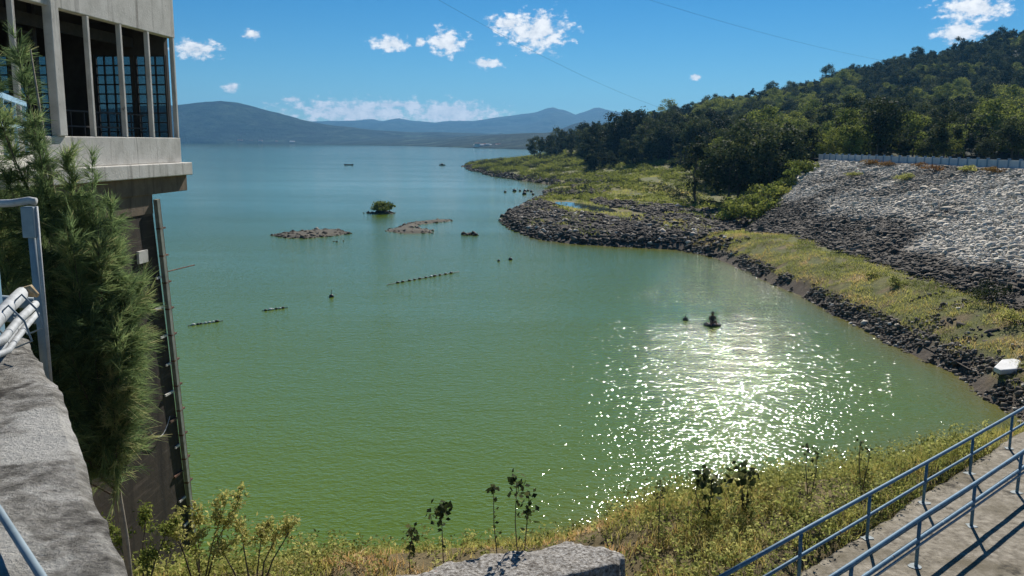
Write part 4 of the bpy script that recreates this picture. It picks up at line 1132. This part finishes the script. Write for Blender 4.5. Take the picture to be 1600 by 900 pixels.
p1 = [tuple(np.array((13.7, 22.7)) - d1 * 2.76 * k) for k in range(-3, 6)]
railing('blue pipe railing along the lake edge of the walkway', p1, 1.0, [(0.52, 0.034, RAIL, 0)], 0.042, 0.036)
p2_ = [tuple(np.array((12.15, 19.65)) - d1 * 2.78 * k) for k in range(-3, 5)]
railing('nearer blue pipe railing with doubled middle rails at lower right', p2_, 1.0, [(0.56, 0.045, RAIL, 0.0), (0.47, 0.026, RAILPALE, 0.03)], 0.044, 0.038)

# ================================================================== foreground bank
# broken concrete lump
bl = [(-2.3, 14.0), (-1.25, 14.76), (-0.2, 15.15), (1.02, 15.62), (1.75, 15.5), (2.05, 15.1), (1.6, 14.62), (0.72, 14.3), (0.0, 13.4), (-1.5, 12.9)]
ax = np.linspace(-2.7, 2.4, 80); ay = np.linspace(12.5, 16, 60)
A, B = np.meshgrid(ax, ay, indexing='ij')
dd = sdist(A, B, bl) + 0.12 + 0.55 * (fbm(A * 1.8, B * 1.8, 33) - 0.5) + 0.15 * (fbm(A * 7, B * 7, 36) - 0.5)
zb = np.where(dd > 0.0, 5.38 + 0.04 * (fbm(A * 1.5, B * 1.5, 34) - 0.5) + 0.07 * (fbm(A * 6, B * 6, 35) - 0.5) - 0.05 * np.exp(-dd / 0.04), 4.2)
tag(onp('broken_slab', np.stack([A, B, zb], -1).reshape(-1, 3), grid_faces(80, 60), BLOCK), 'broken whitish concrete slab in the weeds at bottom centre', 'slab')
rg = np.random.default_rng(63)
def bank_pts(n, x0, x1, y0, y1):
    x = rg.uniform(x0, x1, n); y = rg.uniform(y0, y1, n)
    sd0 = shore_sd(x, y)
    ok = (sd0 > 0.8) & (walk_off(x, y) < -0.02) & (sdist(x, y, bl) < 0.10) & in_view(x, y, 1.15)
    return x[ok], y[ok], height(x[ok], y[ok], sd0[ok])
x, y, z = bank_pts(120000, -12, 16, 13, 30)
patch = fbm(x / 1.1, y / 1.1, 64)
keepm = patch > 0.42
x, y, z, patch = x[keepm], y[keepm], z[keepm], patch[keepm]
right = sstep(2.0, 4.0, x)
hgt_ = rg.uniform(0.14, 0.5, len(x)) * (0.55 + 0.42 * right) * (0.6 + 0.9 * patch)
tn = np.clip(0.24 + 0.42 * sstep(0.44, 0.60, fbm(x / 0.8 + 5, y / 0.8, 65)) * (1 - 0.45 * right) + 0.14 * (1 - right) * sstep(-7, -2, x) + rg.normal(0, 0.13, len(x)), 0, 1)
v, f = blades_np(np.stack([x, y, z - 0.03], -1), hgt_, 66, 0.017, 0.42)
tag(onp('bank_grass', v, f, GRASST, tone=np.repeat(tn, 6)), 'dry orange and yellow green grass on the near bank', 'grass', kind='stuff')
# leafy weeds over the bank, thicker to the right
x, y, z = bank_pts(7000, -12, 14, 13, 25)
kk = rg.random(len(x)) < (0.28 + 0.75 * sstep(1.8, 4.5, x) + 0.85 * sstep(-2.6, -4.2, x))
x, y, z = x[kk], y[kk], z[kk]
Vv, Tt = [], []
for a_, b_, c_ in zip(x, y, z):
    hh_ = rg.uniform(0.25, 0.85) if a_ > 2 or a_ < -4 else rg.uniform(0.2, 0.6)
    m_ = rg.integers(10, 22)
    tt_ = rg.uniform(0.15, 1.0, m_)
    lx, ly = rg.normal(0, 0.12, 2)
    pos = np.stack([a_ + lx * tt_ + rg.normal(0, 0.05, m_), b_ + ly * tt_ + rg.normal(0, 0.05, m_), c_ + hh_ * tt_], -1)
    v, f = leaves_np(pos, rg.normal(size=(m_, 3)) + np.array([0, 0, 0.7]), rg.uniform(0.05, 0.12, m_), rg, 0.5)
    Vv.append(v); Tt.append(np.repeat(np.clip(rg.normal(0.55, 0.18) + rg.normal(0, 0.15, m_), 0, 1), 4))
v = np.concatenate(Vv)
tag(onp('weeds', v, np.arange(len(v)).reshape(-1, 4), LEAFW, tone=np.concatenate(Tt)), 'leafy yellow green weeds thick between slab and walkway', 'weeds', kind='stuff')
# single tall weeds that stand against the water
def weed(x, y, top, label, nclus, leaf, seed, spread=0.12, forks=1, mat=DARKLEAF, lean=0.0):
    rg = np.random.default_rng(seed + 700)
    z = float(height(np.array(float(x)), np.array(float(y)))); h = top - z
    e = tag(empty('tall_weed', (x, y, z)), label, 'plant')
    st = MB(); Vv, Tt = [], []
    for k in range(forks):
        lx = lean + (0.16 * (k - (forks - 1) / 2) * 1.5); hk = h * (1 - 0.14 * k)
        tip = np.array([lx * 1.0, rg.normal() * 0.05, hk])
        bend = rg.normal(0, 0.07); st.tube([(0.01 * k, 0, -0.05), tuple(tip * np.array([0.25, 0.3, 0.3]) + np.array([bend * 0.6, 0, 0])), tuple(tip * np.array([0.6, 0.6, 0.65]) + np.array([bend, 0, 0])), tuple(tip)], [0.014, 0.012, 0.010, 0.006], 6)
        m_ = nclus
        d = rg.normal(size=(m_, 3)); d /= np.linalg.norm(d, axis=1, keepdims=True)
        pos = tip + d * spread * rg.uniform(0.3, 1.3, m_)[:, None] * np.array([1.25, 1.0, 0.8 if seed % 2 else 1.3]) + np.array([0, 0, -0.03]) - np.array([0, 0, 0.25]) * (rg.random(m_)[:, None] < 0.3) * rg.random(m_)[:, None]
        v, f = leaves_np(pos, d * 0.5 + rg.normal(size=(m_, 3)) * 0.5 + np.array([0, -0.3, 0.3]), leaf * rg.uniform(0.6, 1.3, m_), rg, 0.7)
        Vv.append(v); Tt.append(np.repeat(np.clip(rg.normal(0.5, 0.3, m_), 0, 1), 4))
        for _ in range(14):
            t_ = rg.uniform(0.25, 0.95); c = tip * t_
            v, f = leaves_np(c[None] + rg.normal(0, 0.04, (1, 3)), rg.normal(size=(1, 3)), np.array([leaf * 0.8]), rg, 0.6)
            Vv.append(v); Tt.append(np.repeat(rg.uniform(0.2, 0.8, 1), 4))
    st.build('stem', BARK, e, smooth=True)
    v = np.concatenate(Vv)
    onp('leaves', v, np.arange(len(v)).reshape(-1, 4), mat, e, tone=np.concatenate(Tt))
    return e
weed(-0.18, 16.1, 6.30, 'thin tall weed with one small flat head, left of the forked one', 14, 0.13, 1, 0.09, lean=-0.16)
weed(0.22, 15.9, 6.55, 'tallest forked weed with dark clustered leaves above the slab', 26, 0.15, 2, 0.17, 2, lean=0.02)
weed(-1.28, 15.8, 5.98, 'stout weed with a dark leafy head left of the slab', 42, 0.15, 3, 0.20, lean=-0.06)
weed(-1.86, 15.4, 5.70, 'small dark headed weed at the left end of the slab', 26, 0.14, 4, 0.15, lean=0.0)
weed(3.12, 17.0, 5.95, 'dark narrow weed at the left margin of the sun glitter', 22, 0.10, 6, 0.10, 1)
weed(4.3, 17.9, 5.92, 'broad leaved dark weed against the sun glitter, left of the pair', 24, 0.20, 7, 0.20, 2)
weed(5.25, 18.3, 5.90, 'broad leaved dark weed against the sun glitter, right of the pair', 24, 0.19, 8, 0.22, 2)
weed(6.9, 18.9, 6.2, 'tall thin weed spike in the middle of the right hand weeds', 14, 0.09, 10, 0.10, 2)
weed(8.4, 19.6, 6.1, 'thin weed spike beside the walkway railing', 12, 0.08, 11, 0.08, 2)
# shrubs at the foot of the tower
def twig_shrub(x, y, tips, label, seed, leaf=0.085, nl=300, mat=LEAFW):
    rg = np.random.default_rng(seed + 800)
    z = float(height(np.array(float(x)), np.array(float(y))))
    e = tag(empty('shrub', (x, y, z)), label, 'shrub')
    mb = MB(); Vv, Tt = [], []
    for (tx, ty, tz) in tips:
        tip = np.array([tx - x, ty - y, tz - z]); mid = tip * 0.5 + np.array([rg.normal() * 0.06, 0, 0.1])
        mb.tube([(rg.normal() * 0.05, rg.normal() * 0.05, -0.1), tuple(mid), tuple(tip)], [0.022, 0.015, 0.005], 6)
        for _ in range(5):
            s_ = rg.uniform(0.45, 0.95); b0 = mid + (tip - mid) * s_
            b1 = b0 + rg.normal(0, 0.16, 3) + np.array([0, 0, 0.1]); mb.tube([tuple(b0), tuple(b1)], [0.008, 0.004], 4)
            k_ = nl // 5
            tt_ = rg.uniform(0.1, 1.1, k_)[:, None]
            pos = b0 + (b1 - b0) * tt_ + rg.normal(0, 0.06, (k_, 3))
            v, f = leaves_np(pos, rg.normal(size=(k_, 3)) + np.array([0, 0, 0.5]), leaf * rg.uniform(0.6, 1.4, k_), rg, 0.45)
            Vv.append(v); Tt.append(np.repeat(np.clip(rg.normal(0.68, 0.2, k_), 0, 1), 4))
    mb.build('twigs', BARK, e, smooth=True)
    v = np.concatenate(Vv)
    onp('leaves', v, np.arange(len(v)).reshape(-1, 4), mat, e, tone=np.concatenate(Tt))
    return e
twig_shrub(-4.9, 15.2, [(-4.15, 15.9, 5.75), (-4.5, 16.0, 5.55), (-5.3, 15.9, 5.75), (-4.9, 16.1, 5.5), (-5.6, 15.5, 5.4)], 'yellow green shrub with one long bare branch leaning right, below the tower', 1)
twig_shrub(-6.0, 15.6, [(-5.6, 16.1, 6.0), (-6.2, 16.2, 5.9), (-6.6, 15.8, 5.7), (-5.3, 16.2, 6.15), (-6.0, 15.4, 5.6)], 'yellow green shrub in front of the foot of the guide rails', 2)
twig_shrub(-7.0, 15.2, [(-6.5, 15.6, 5.8), (-7.1, 15.9, 5.9), (-7.5, 15.3, 5.8), (-6.7, 14.9, 5.5)], 'low shrub between tree trunk and platform edge', 3, mat=LEAFY)

# ================================================================== feathery tree at left
def feathery_tree():
    rg = np.random.default_rng(123)
    zb = float(height(np.array(-6.2), np.array(13.2)))
    e = tag(empty('feathery_tree', (-6.2, 13.2, zb)), 'tall feathery needle leaved tree in front of the tower', 'tree')
    O = np.array([-6.2, 13.2, zb])
    tr = MB()
    spine = [(-6.2, 13.2, zb - 0.3), (-6.27, 13.2, 6.6), (-6.42, 13.15, 8.6), (-6.75, 13.1, 10.6), (-6.95, 13.05, 12.6), (-7.05, 13.0, 14.3)]
    tr.tube([tuple(np.array(q) - O) for q in spine], [0.06, 0.055, 0.05, 0.04, 0.028, 0.01], 8)
    sp = np.array(spine)
    def at_z(z): return np.array([np.interp(z, sp[:, 2], sp[:, k]) for k in range(3)])
    plumes = []
    # tall leader and side leaders (root height, tip)
    for (zr, tip, w_) in [(12.0, (-7.03, 13.0, 14.6), 0.20), (11.2, (-7.35, 12.8, 14.1), 0.22), (10.6, (-6.35, 12.9, 12.95), 0.24), (10.8, (-6.7, 12.7, 13.5), 0.22), (9.8, (-6.05, 13.0, 12.75), 0.24),
                          (10.0, (-7.6, 12.8, 13.3), 0.28), (9.6, (-7.9, 12.9, 12.9), 0.3), (9.2, (-5.85, 13.1, 12.2), 0.24), (9.0, (-7.4, 12.5, 12.3), 0.3), (9.3, (-6.6, 12.5, 12.4), 0.3),
                          (8.6, (-5.65, 13.0, 11.4), 0.27), (8.4, (-8.1, 12.7, 11.8), 0.3), (8.2, (-5.5, 13.0, 10.8), 0.28), (8.2, (-6.2, 12.4, 11.5), 0.3), (8.0, (-7.1, 12.2, 11.4), 0.3),
                          (7.7, (-5.4, 12.9, 10.2), 0.3), (7.8, (-7.9, 12.6, 10.8), 0.32), (7.6, (-5.95, 12.4, 10.5), 0.3), (7.4, (-6.8, 12.2, 10.4), 0.32), (7.2, (-5.42, 13.0, 9.55), 0.28), (7.3, (-7.5, 12.4, 9.8), 0.32),
                          (7.3, (-5.8, 12.6, 9.7), 0.3), (7.4, (-6.5, 12.3, 9.5), 0.3), (7.6, (-5.75, 13.0, 8.95), 0.27), (7.7, (-7.0, 12.5, 9.0), 0.3), (7.8, (-6.1, 12.7, 8.75), 0.27), (7.9, (-6.6, 12.6, 8.6), 0.25),
                          (9.5, (-8.4, 13.6, 13.9), 0.3), (10.5, (-6.2, 13.6, 12.0), 0.28), (9.0, (-5.7, 13.6, 10.9), 0.28), (8.2, (-6.3, 13.7, 10.4), 0.32), (8.6, (-7.2, 13.7, 11.6), 0.35), (8.0, (-7.6, 13.7, 10.4), 0.35), (7.8, (-6.9, 13.6, 9.4), 0.3)]:
        plumes.append((at_z(zr), np.array(tip), w_))
    br = MB(); Vv, Tt = [], []
    full = []
    for (r0, tip, w_) in plumes:
        tip = tip + np.array([-0.22, 0, -0.12])
        full.append((r0, tip, w_, 1.0))
        thin = float(np.clip((tip[2] - 11.8) / 2.5, 0, 1))
        for _ in range(3 if thin < 0.3 else 1):       # side sprays round each leader
            full.append((r0 + (tip - r0) * rg.uniform(0.1, 0.45), tip + rg.normal(0, 1, 3) * np.array([0.26, 0.3, 0.34]) + np.array([-0.08, 0, -0.2]), w_ * 0.9, 0.8))
    for (r0, tip, w_, dn) in full:
        lim = -5.98 + 0.16 * float(np.clip((11.5 - tip[2]) / 1.5, 0, 1)) - 0.42 * float(np.clip((10.0 - tip[2]) / 1.0, 0, 1))
        if tip[0] > lim: tip[0] = lim - rg.uniform(0, 0.2)
        tip[2] = max(tip[2], 8.8 + rg.uniform(0, 0.2))
        L = max(0.35, np.linalg.norm(tip - r0))
        c1 = r0 + (tip - r0) * 0.5 + np.array([(tip[0] - r0[0]) * 0.22, (tip[1] - r0[1]) * 0.22, -0.12 * L])
        bez = lambda s: (1 - s) ** 2 * r0 + 2 * s * (1 - s) * c1 + s * s * tip
        br.tube([tuple(bez(s) - O) for s in np.linspace(0, 1, 6)], [0.018, 0.014, 0.011, 0.008, 0.006, 0.003], 5)
        base_tone = np.clip(rg.normal(0.42, 0.17), 0.1, 0.8)
        thin = float(np.clip((tip[2] - 12.0) / 2.5, 0, 1))
        nsub = int((18 * L + 8) * dn * (1 - 0.35 * thin))
        for _ in range(nsub):
            s = rg.uniform(0.12, 1.0) ** 0.85
            p0 = bez(min(s, 1)); dirm = bez(min(s + 0.05, 1.05)) - bez(s - 0.05); dirm /= np.linalg.norm(dirm)
            sub = dirm * 0.75 + rg.normal(0, 0.55, 3) + np.array([0, 0, 0.15]); sub /= np.linalg.norm(sub)
            sl = w_ * rg.uniform(0.8, 2.0) * (1.2 - 0.6 * s) * (1 - 0.35 * thin)
            m_ = 44
            tt_ = rg.uniform(0, 1, m_)[:, None]
            q = p0 + sub * sl * tt_ + np.array([0, 0, -0.10]) * sl * tt_ ** 2 + rg.normal(0, 0.012, (m_, 3))
            nd = sub * 1.0 + rg.normal(0, 0.30, (m_, 3)) + np.array([0, 0, -0.12]); nd /= np.linalg.norm(nd, axis=1, keepdims=True)
            nl = rg.uniform(0.10, 0.30, m_)[:, None]
            sd_v = np.cross(nd, rg.normal(size=(m_, 3))); sd_v /= np.linalg.norm(sd_v, axis=1, keepdims=True)
            wv = sd_v * rg.uniform(0.0025, 0.006, m_)[:, None]
            end = q + nd * nl + np.array([0, 0, -1]) * nl * 0.2
            Vv.append(np.stack([q - wv, q + wv, end + wv * 0.3, end - wv * 0.3], 1).reshape(-1, 3) - O)
            Tt.append(np.repeat(np.clip(base_tone + 0.15 * (s - 0.5) + rg.normal(0, 0.14, m_) + (rg.random(m_) < 0.06) * 0.35, 0, 1), 4))
    tr.build('trunk', BARKPALE, e, smooth=True)
    br.build('branches', BARK, e, smooth=True)
    v = np.concatenate(Vv)
    onp('needles', v, np.arange(len(v)).reshape(-1, 4), NEEDLE, e, tone=np.concatenate(Tt))
    return e
feathery_tree()

# ================================================================== things on the water
def boom(label, pts, nf, r_, seed, whites=0.5):
    rb = random.Random(seed)
    (xa, ya), (xb, yb) = pts
    e = tag(empty('float_boom', (xa, ya, 0)), label, 'float boom')
    mb = MB(); mb.tube([((xb - xa) * k / 8, (yb - ya) * k / 8, 0.03 + 0.01 * rb.uniform(-1, 1)) for k in range(-1, 10)], 0.025, 5)
    mb.build('cable', FLOATD, e)
    for k in range(nf):
        s = (k + 0.5 + rb.uniform(-0.2, 0.2)) / nf; r2 = r_ * rb.uniform(0.7, 1.2)
        c = Vector(((xb - xa) * s, (yb - ya) * s, 0.06)); d = Vector((xb - xa, yb - ya, rb.uniform(-0.3, 0.3))).normalized()
        mb = MB(); mb.tube([c + d * (q * r2 * 1.5) for q in (-1, -0.8, -0.2, 0.4, 0.85, 1)], [r2 * q for q in (0.35, 0.8, 1, 1, 0.75, 0.3)], 9)
        mb.build('float', WHITE if rb.random() < whites else FLOATD, e, smooth=True)
    return e
boom('short string of floats nearest the tower', ((-22.8, 60.2), (-21.3, 61.7)), 7, 0.085, 1, 0.5)
boom('second string of floats out from the tower', ((-19.2, 65.8), (-17.9, 67.0)), 6, 0.085, 2, 0.5)
boom('longest string of dark floats in mid water', ((-10.9, 79.4), (-6.0, 86.2)), 11, 0.10, 3, 0.15)
def buoy(x, y, r_, label, mat=FLOATD, h=0.5):
    e = tag(empty('buoy', (x, y, 0)), label, 'buoy')
    MB().tube([(0, 0, -0.2), (0, 0, 0.0), (0, 0, r_ * 0.7), (0, 0, r_ * 1.1)], [r_ * 0.7, r_, r_ * 0.8, r_ * 0.3], 10).build('float', mat, e, smooth=True)
    MB().tube([(0, 0, r_), (0.02, 0, r_ + h)], [0.03, 0.02], 5).build('spar', mat, e)
    return e
buoy(-15.3, 72.1, 0.22, 'small dark buoy between the second and third float strings', h=0.4)
buoy(-0.2, 96.5, 0.24, 'dark buoy just off the rocky point', h=0.15)
buoy(-1.5, 95.3, 0.17, 'smaller dark buoy left of the one off the point', h=0.1)
buoy(13.0, 63.4, 0.22, 'dark buoy left of the person on the water', h=0.18)
rb = random.Random(8)
for k, (x, y) in enumerate([(-2.0, 231), (0.5, 236), (2.0, 237), (3.3, 235), (4.2, 238), (5.0, 234), (3.0, 222), (5.2, 221)]):
    e = buoy(x, y, rb.uniform(0.35, 0.6), 'dark float in the loose cluster off the inlet', h=0.3)
    e['group'] = 'net floats off the inlet'
def boat(x, y, L, rz, label, cabin=False):
    e = tag(empty('boat', (x, y, 0), rz), label, 'boat')
    ns = 9; V, F = [], []
    for i in range(ns):
        s = i / (ns - 1); w_ = 0.17 * L * (math.sin(math.pi * min(1, 0.15 + s * 0.85)) ** 0.6 if s < 0.98 else 0.05)
        sh_ = 0.10 * L * (0.9 + 0.5 * (2 * s - 1) ** 2)
        V += [(-L / 2 + L * s, -w_, sh_), (-L / 2 + L * s, -w_ * 0.6, -0.1), (-L / 2 + L * s, w_ * 0.6, -0.1), (-L / 2 + L * s, w_, sh_)]
    for i in range(ns - 1):
        a = 4 * i; b = a + 4
        F += [(a, b, b + 1, a + 1), (a + 1, b + 1, b + 2, a + 2), (a + 2, b + 2, b + 3, a + 3)]
    F += [(0, 1, 2, 3), (4 * ns - 1, 4 * ns - 2, 4 * ns - 3, 4 * ns - 4)]
    h = MB().add(V, F).build('hull', HULL, e)
    sm = h.modifiers.new('thick', 'SOLIDIFY'); sm.thickness = 0.06
    for s in (-0.2, 0.15):
        MB().box((L * s - 0.12, -0.13 * L, 0.07 * L), (L * s + 0.12, 0.13 * L, 0.085 * L)).build('thwart', WHITE, e)
    if cabin:
        MB().box((-L * 0.25, -0.12 * L, 0.09 * L), (L * 0.2, 0.12 * L, 0.27 * L)).build('cabin', HULL, e)
        MB().box((-L * 0.28, -0.14 * L, 0.272 * L), (L * 0.24, 0.14 * L, 0.29 * L)).build('cabin_roof', WHITE, e)
    return e
boat(-3.2, 331, 4.2, 0.1, 'dark moored boat along the near side of the promontory')
boat(-92.2, 490, 5.0, 0.2, 'dark boat far out in the open lake')
boat(-40.5, 500, 3.6, 0.0, 'dark boat just off the promontory tip', True)

# white slab on the shore
MBs = MB(); MBs.prism([(-0.78, -0.42), (-0.15, -0.55), (0.80, 0.10), (0.72, 0.42), (0.25, 0.50), (-0.72, -0.05)], 0, 0.24)
o = MBs.build('stone_slab', WHITE, None, bevel=0.05)
o.scale = (1.5, 1.4, 1.2)
o.location = (26.75, 45.3, float(height(np.array(26.75), np.array(45.3))) + 0.02); o.rotation_euler = (0.06, -0.05, 0.35)
tag(o, 'pale flat concrete slab lying on the shore at the right edge', 'slab')

# person on a small raft
pe = tag(empty('raft', (14.6, 61.6, 0.0)), 'small dark raft carrying the person near the sun glitter', 'raft')
mb = MB()
for k in range(-2, 3):
    mb.tube([(-0.62 + 0.05 * abs(k), 0.16 * k, 0.04), (0.62 - 0.05 * abs(k), 0.16 * k, 0.04)], 0.085, 8)
mb.build('logs', HULL, pe, smooth=True)
MB().box((-0.35, -0.42, 0.115), (-0.25, 0.42, 0.16)).box((0.25, -0.42, 0.115), (0.35, 0.42, 0.16)).build('cross_pieces', BARK, pe)
def person(loc, label):
    e_v = [(0, 0, 0.12), (0, 0.02, 0.32), (0, 0.0, 0.52), (0, -0.01, 0.62), (0, -0.03, 0.72), (0, -0.03, 0.83),
           (0.18, 0, 0.55), (0.25, -0.10, 0.33), (0.14, -0.28, 0.26), (-0.18, 0, 0.55), (-0.26, -0.08, 0.33), (-0.12, -0.28, 0.28),
           (0.11, -0.05, 0.10), (0.20, -0.36, 0.30), (0.18, -0.44, 0.02), (0.18, -0.54, 0.0), (-0.11, -0.05, 0.10), (-0.20, -0.34, 0.30), (-0.18, -0.44, 0.02), (-0.18, -0.54, 0.0)]
    e_e = [(0, 1), (1, 2), (2, 3), (3, 4), (4, 5), (2, 6), (6, 7), (7, 8), (2, 9), (9, 10), (10, 11), (0, 12), (12, 13), (13, 14), (14, 15), (0, 16), (16, 17), (17, 18), (18, 19)]
    rad = [0.14, 0.14, 0.15, 0.06, 0.095, 0.085, 0.06, 0.045, 0.035, 0.06, 0.045, 0.035, 0.09, 0.065, 0.045, 0.04, 0.09, 0.065, 0.045, 0.04]
    me = bpy.data.meshes.new('person'); me.from_pydata(e_v, e_e, []); me.update()
    o = link(bpy.data.objects.new('person', me)); me.materials.append(SKIN)
    sk = o.modifiers.new('skin', 'SKIN'); ss = o.modifiers.new('sub', 'SUBSURF'); ss.levels = ss.render_levels = 2
    for i, d in enumerate(me.skin_vertices[0].data):
        d.radius = (rad[i], rad[i] * (0.75 if i < 3 else 1)); d.use_root = (i == 0)
    o.location = loc
    tag(o, label, 'person')
    # clothing and hat
    ringv, F = [], []
    prof = [(0.155, 0.115, 0.10), (0.165, 0.125, 0.25), (0.175, 0.130, 0.40), (0.20, 0.125, 0.52), (0.12, 0.09, 0.60)]
    for (a_, b_, z_) in prof:
        for k in range(14):
            q = 2 * math.pi * k / 14; ringv.append((a_ * math.cos(q), b_ * math.sin(q) + 0.005, z_))
    for i in range(len(prof) - 1):
        for k in range(14):
            F.append((i * 14 + k, i * 14 + (k + 1) % 14, (i + 1) * 14 + (k + 1) % 14, (i + 1) * 14 + k))
    MB().add(ringv, F).build('shirt', SHIRT, o, smooth=True)
    MB().tube([(0, -0.03, 0.80), (0, -0.03, 0.815), (0, -0.03, 0.82), (0, -0.03, 0.90), (0, -0.03, 0.915)], [0.19, 0.185, 0.108, 0.095, 0.03], 16).build('hat', SHIRT, o, smooth=True)
    return o
person((14.6, 61.65, 0.10), 'seated person in dark clothes on the small raft')

# overhead lines
def wire(a, b, sag, label):
    o_ = Vector(a); mb = MB(); n_ = 24
    mb.tube([(Vector(a).lerp(Vector(b), k / n_) - o_ + Vector((0, 0, -sag * 4 * (k / n_) * (1 - k / n_)))) for k in range(n_ + 1)], 0.022, 5)
    w_ = mb.build('power_line', CABLE); w_.location = a
    tag(w_, label, 'cable')
wire((-40, 150, 52), (56, 330, 26), 3, 'thin cable crossing the sky to the promontory')
wire((-20, 150, 50), (150, 330, 42), 3, 'thin cable crossing the sky to the wooded hill')

# houses on the far shore
rb = random.Random(15)
def house(x, y, z, w_, d_, h_, rz, label, grp):
    e = tag(empty('house', (x, y, z), rz), label, 'house', grp)
    MB().box((-w_ / 2, -d_ / 2, -2), (w_ / 2, d_ / 2, h_)).build('wall', HOUSEW, e)
    MB().add([(-w_ / 2 - .5, -d_ / 2 - .5, h_), (w_ / 2 + .5, -d_ / 2 - .5, h_), (w_ / 2 + .5, d_ / 2 + .5, h_), (-w_ / 2 - .5, d_ / 2 + .5, h_), (-w_ / 2, 0, h_ + d_ * 0.3), (w_ / 2, 0, h_ + d_ * 0.3)],
             [(0, 1, 5, 4), (2, 3, 4, 5), (1, 2, 5), (3, 0, 4), (3, 2, 1, 0)]).build('roof', TERRA if rb.random() < 0.5 else HOUSEW, e)
    for k in range(2):
        MB().box((-w_ * 0.3 + k * w_ * 0.4, -d_ / 2 - 0.06, h_ * 0.35), (-w_ * 0.12 + k * w_ * 0.4, -d_ / 2 + 0.1, h_ * 0.7)).build('window', WIN, e)
    return e
for k in range(16):
    house(-1120 + rb.uniform(-130, 130), 3950 + rb.uniform(0, 70), 3 + rb.uniform(0, 4), rb.uniform(12, 26), rb.uniform(9, 14), rb.uniform(5, 10), rb.uniform(-0.3, 0.3), 'white house in the cluster on the far left shore', 'far left shore houses')
for k in range(12):
    house(-85 + rb.uniform(-50, 60), 2130 + rb.uniform(0, 50), 2 + rb.uniform(0, 3), rb.uniform(7, 13), rb.uniform(6, 9), rb.uniform(3.5, 6), rb.uniform(-0.3, 0.3), 'white house in the cluster on the far shore left of the promontory', 'far middle shore houses')
for k in range(14):
    house(-1640 + rb.uniform(-100, 160), 4110 + rb.uniform(0, 120), 50 + rb.uniform(-8, 12), rb.uniform(10, 20), rb.uniform(9, 12), rb.uniform(5, 9), rb.uniform(-0.3, 0.3), 'pale house scattered on the slope beside the tower', 'far slope houses')

# ================================================================== haze
hz_ = MB().box((-8200, -140, -12), (7200, 10800, 470))
HZ = bpy.data.materials.new('thin_blue_air'); HZ.use_nodes = True
t = HZ.node_tree
t.nodes.remove(t.nodes['Principled BSDF'])
pv = N(t, 'ShaderNodeVolumePrincipled')
pv.inputs['Color'].default_value = (0.16, 0.45, 0.80, 1)
pv.inputs['Density'].default_value = 0.95e-4
pv.inputs['Anisotropy'].default_value = 0.2
t.links.new(pv.outputs[0], t.nodes['Material Output'].inputs['Volume'])
tag(hz_.build('haze', HZ), kind='stuff')
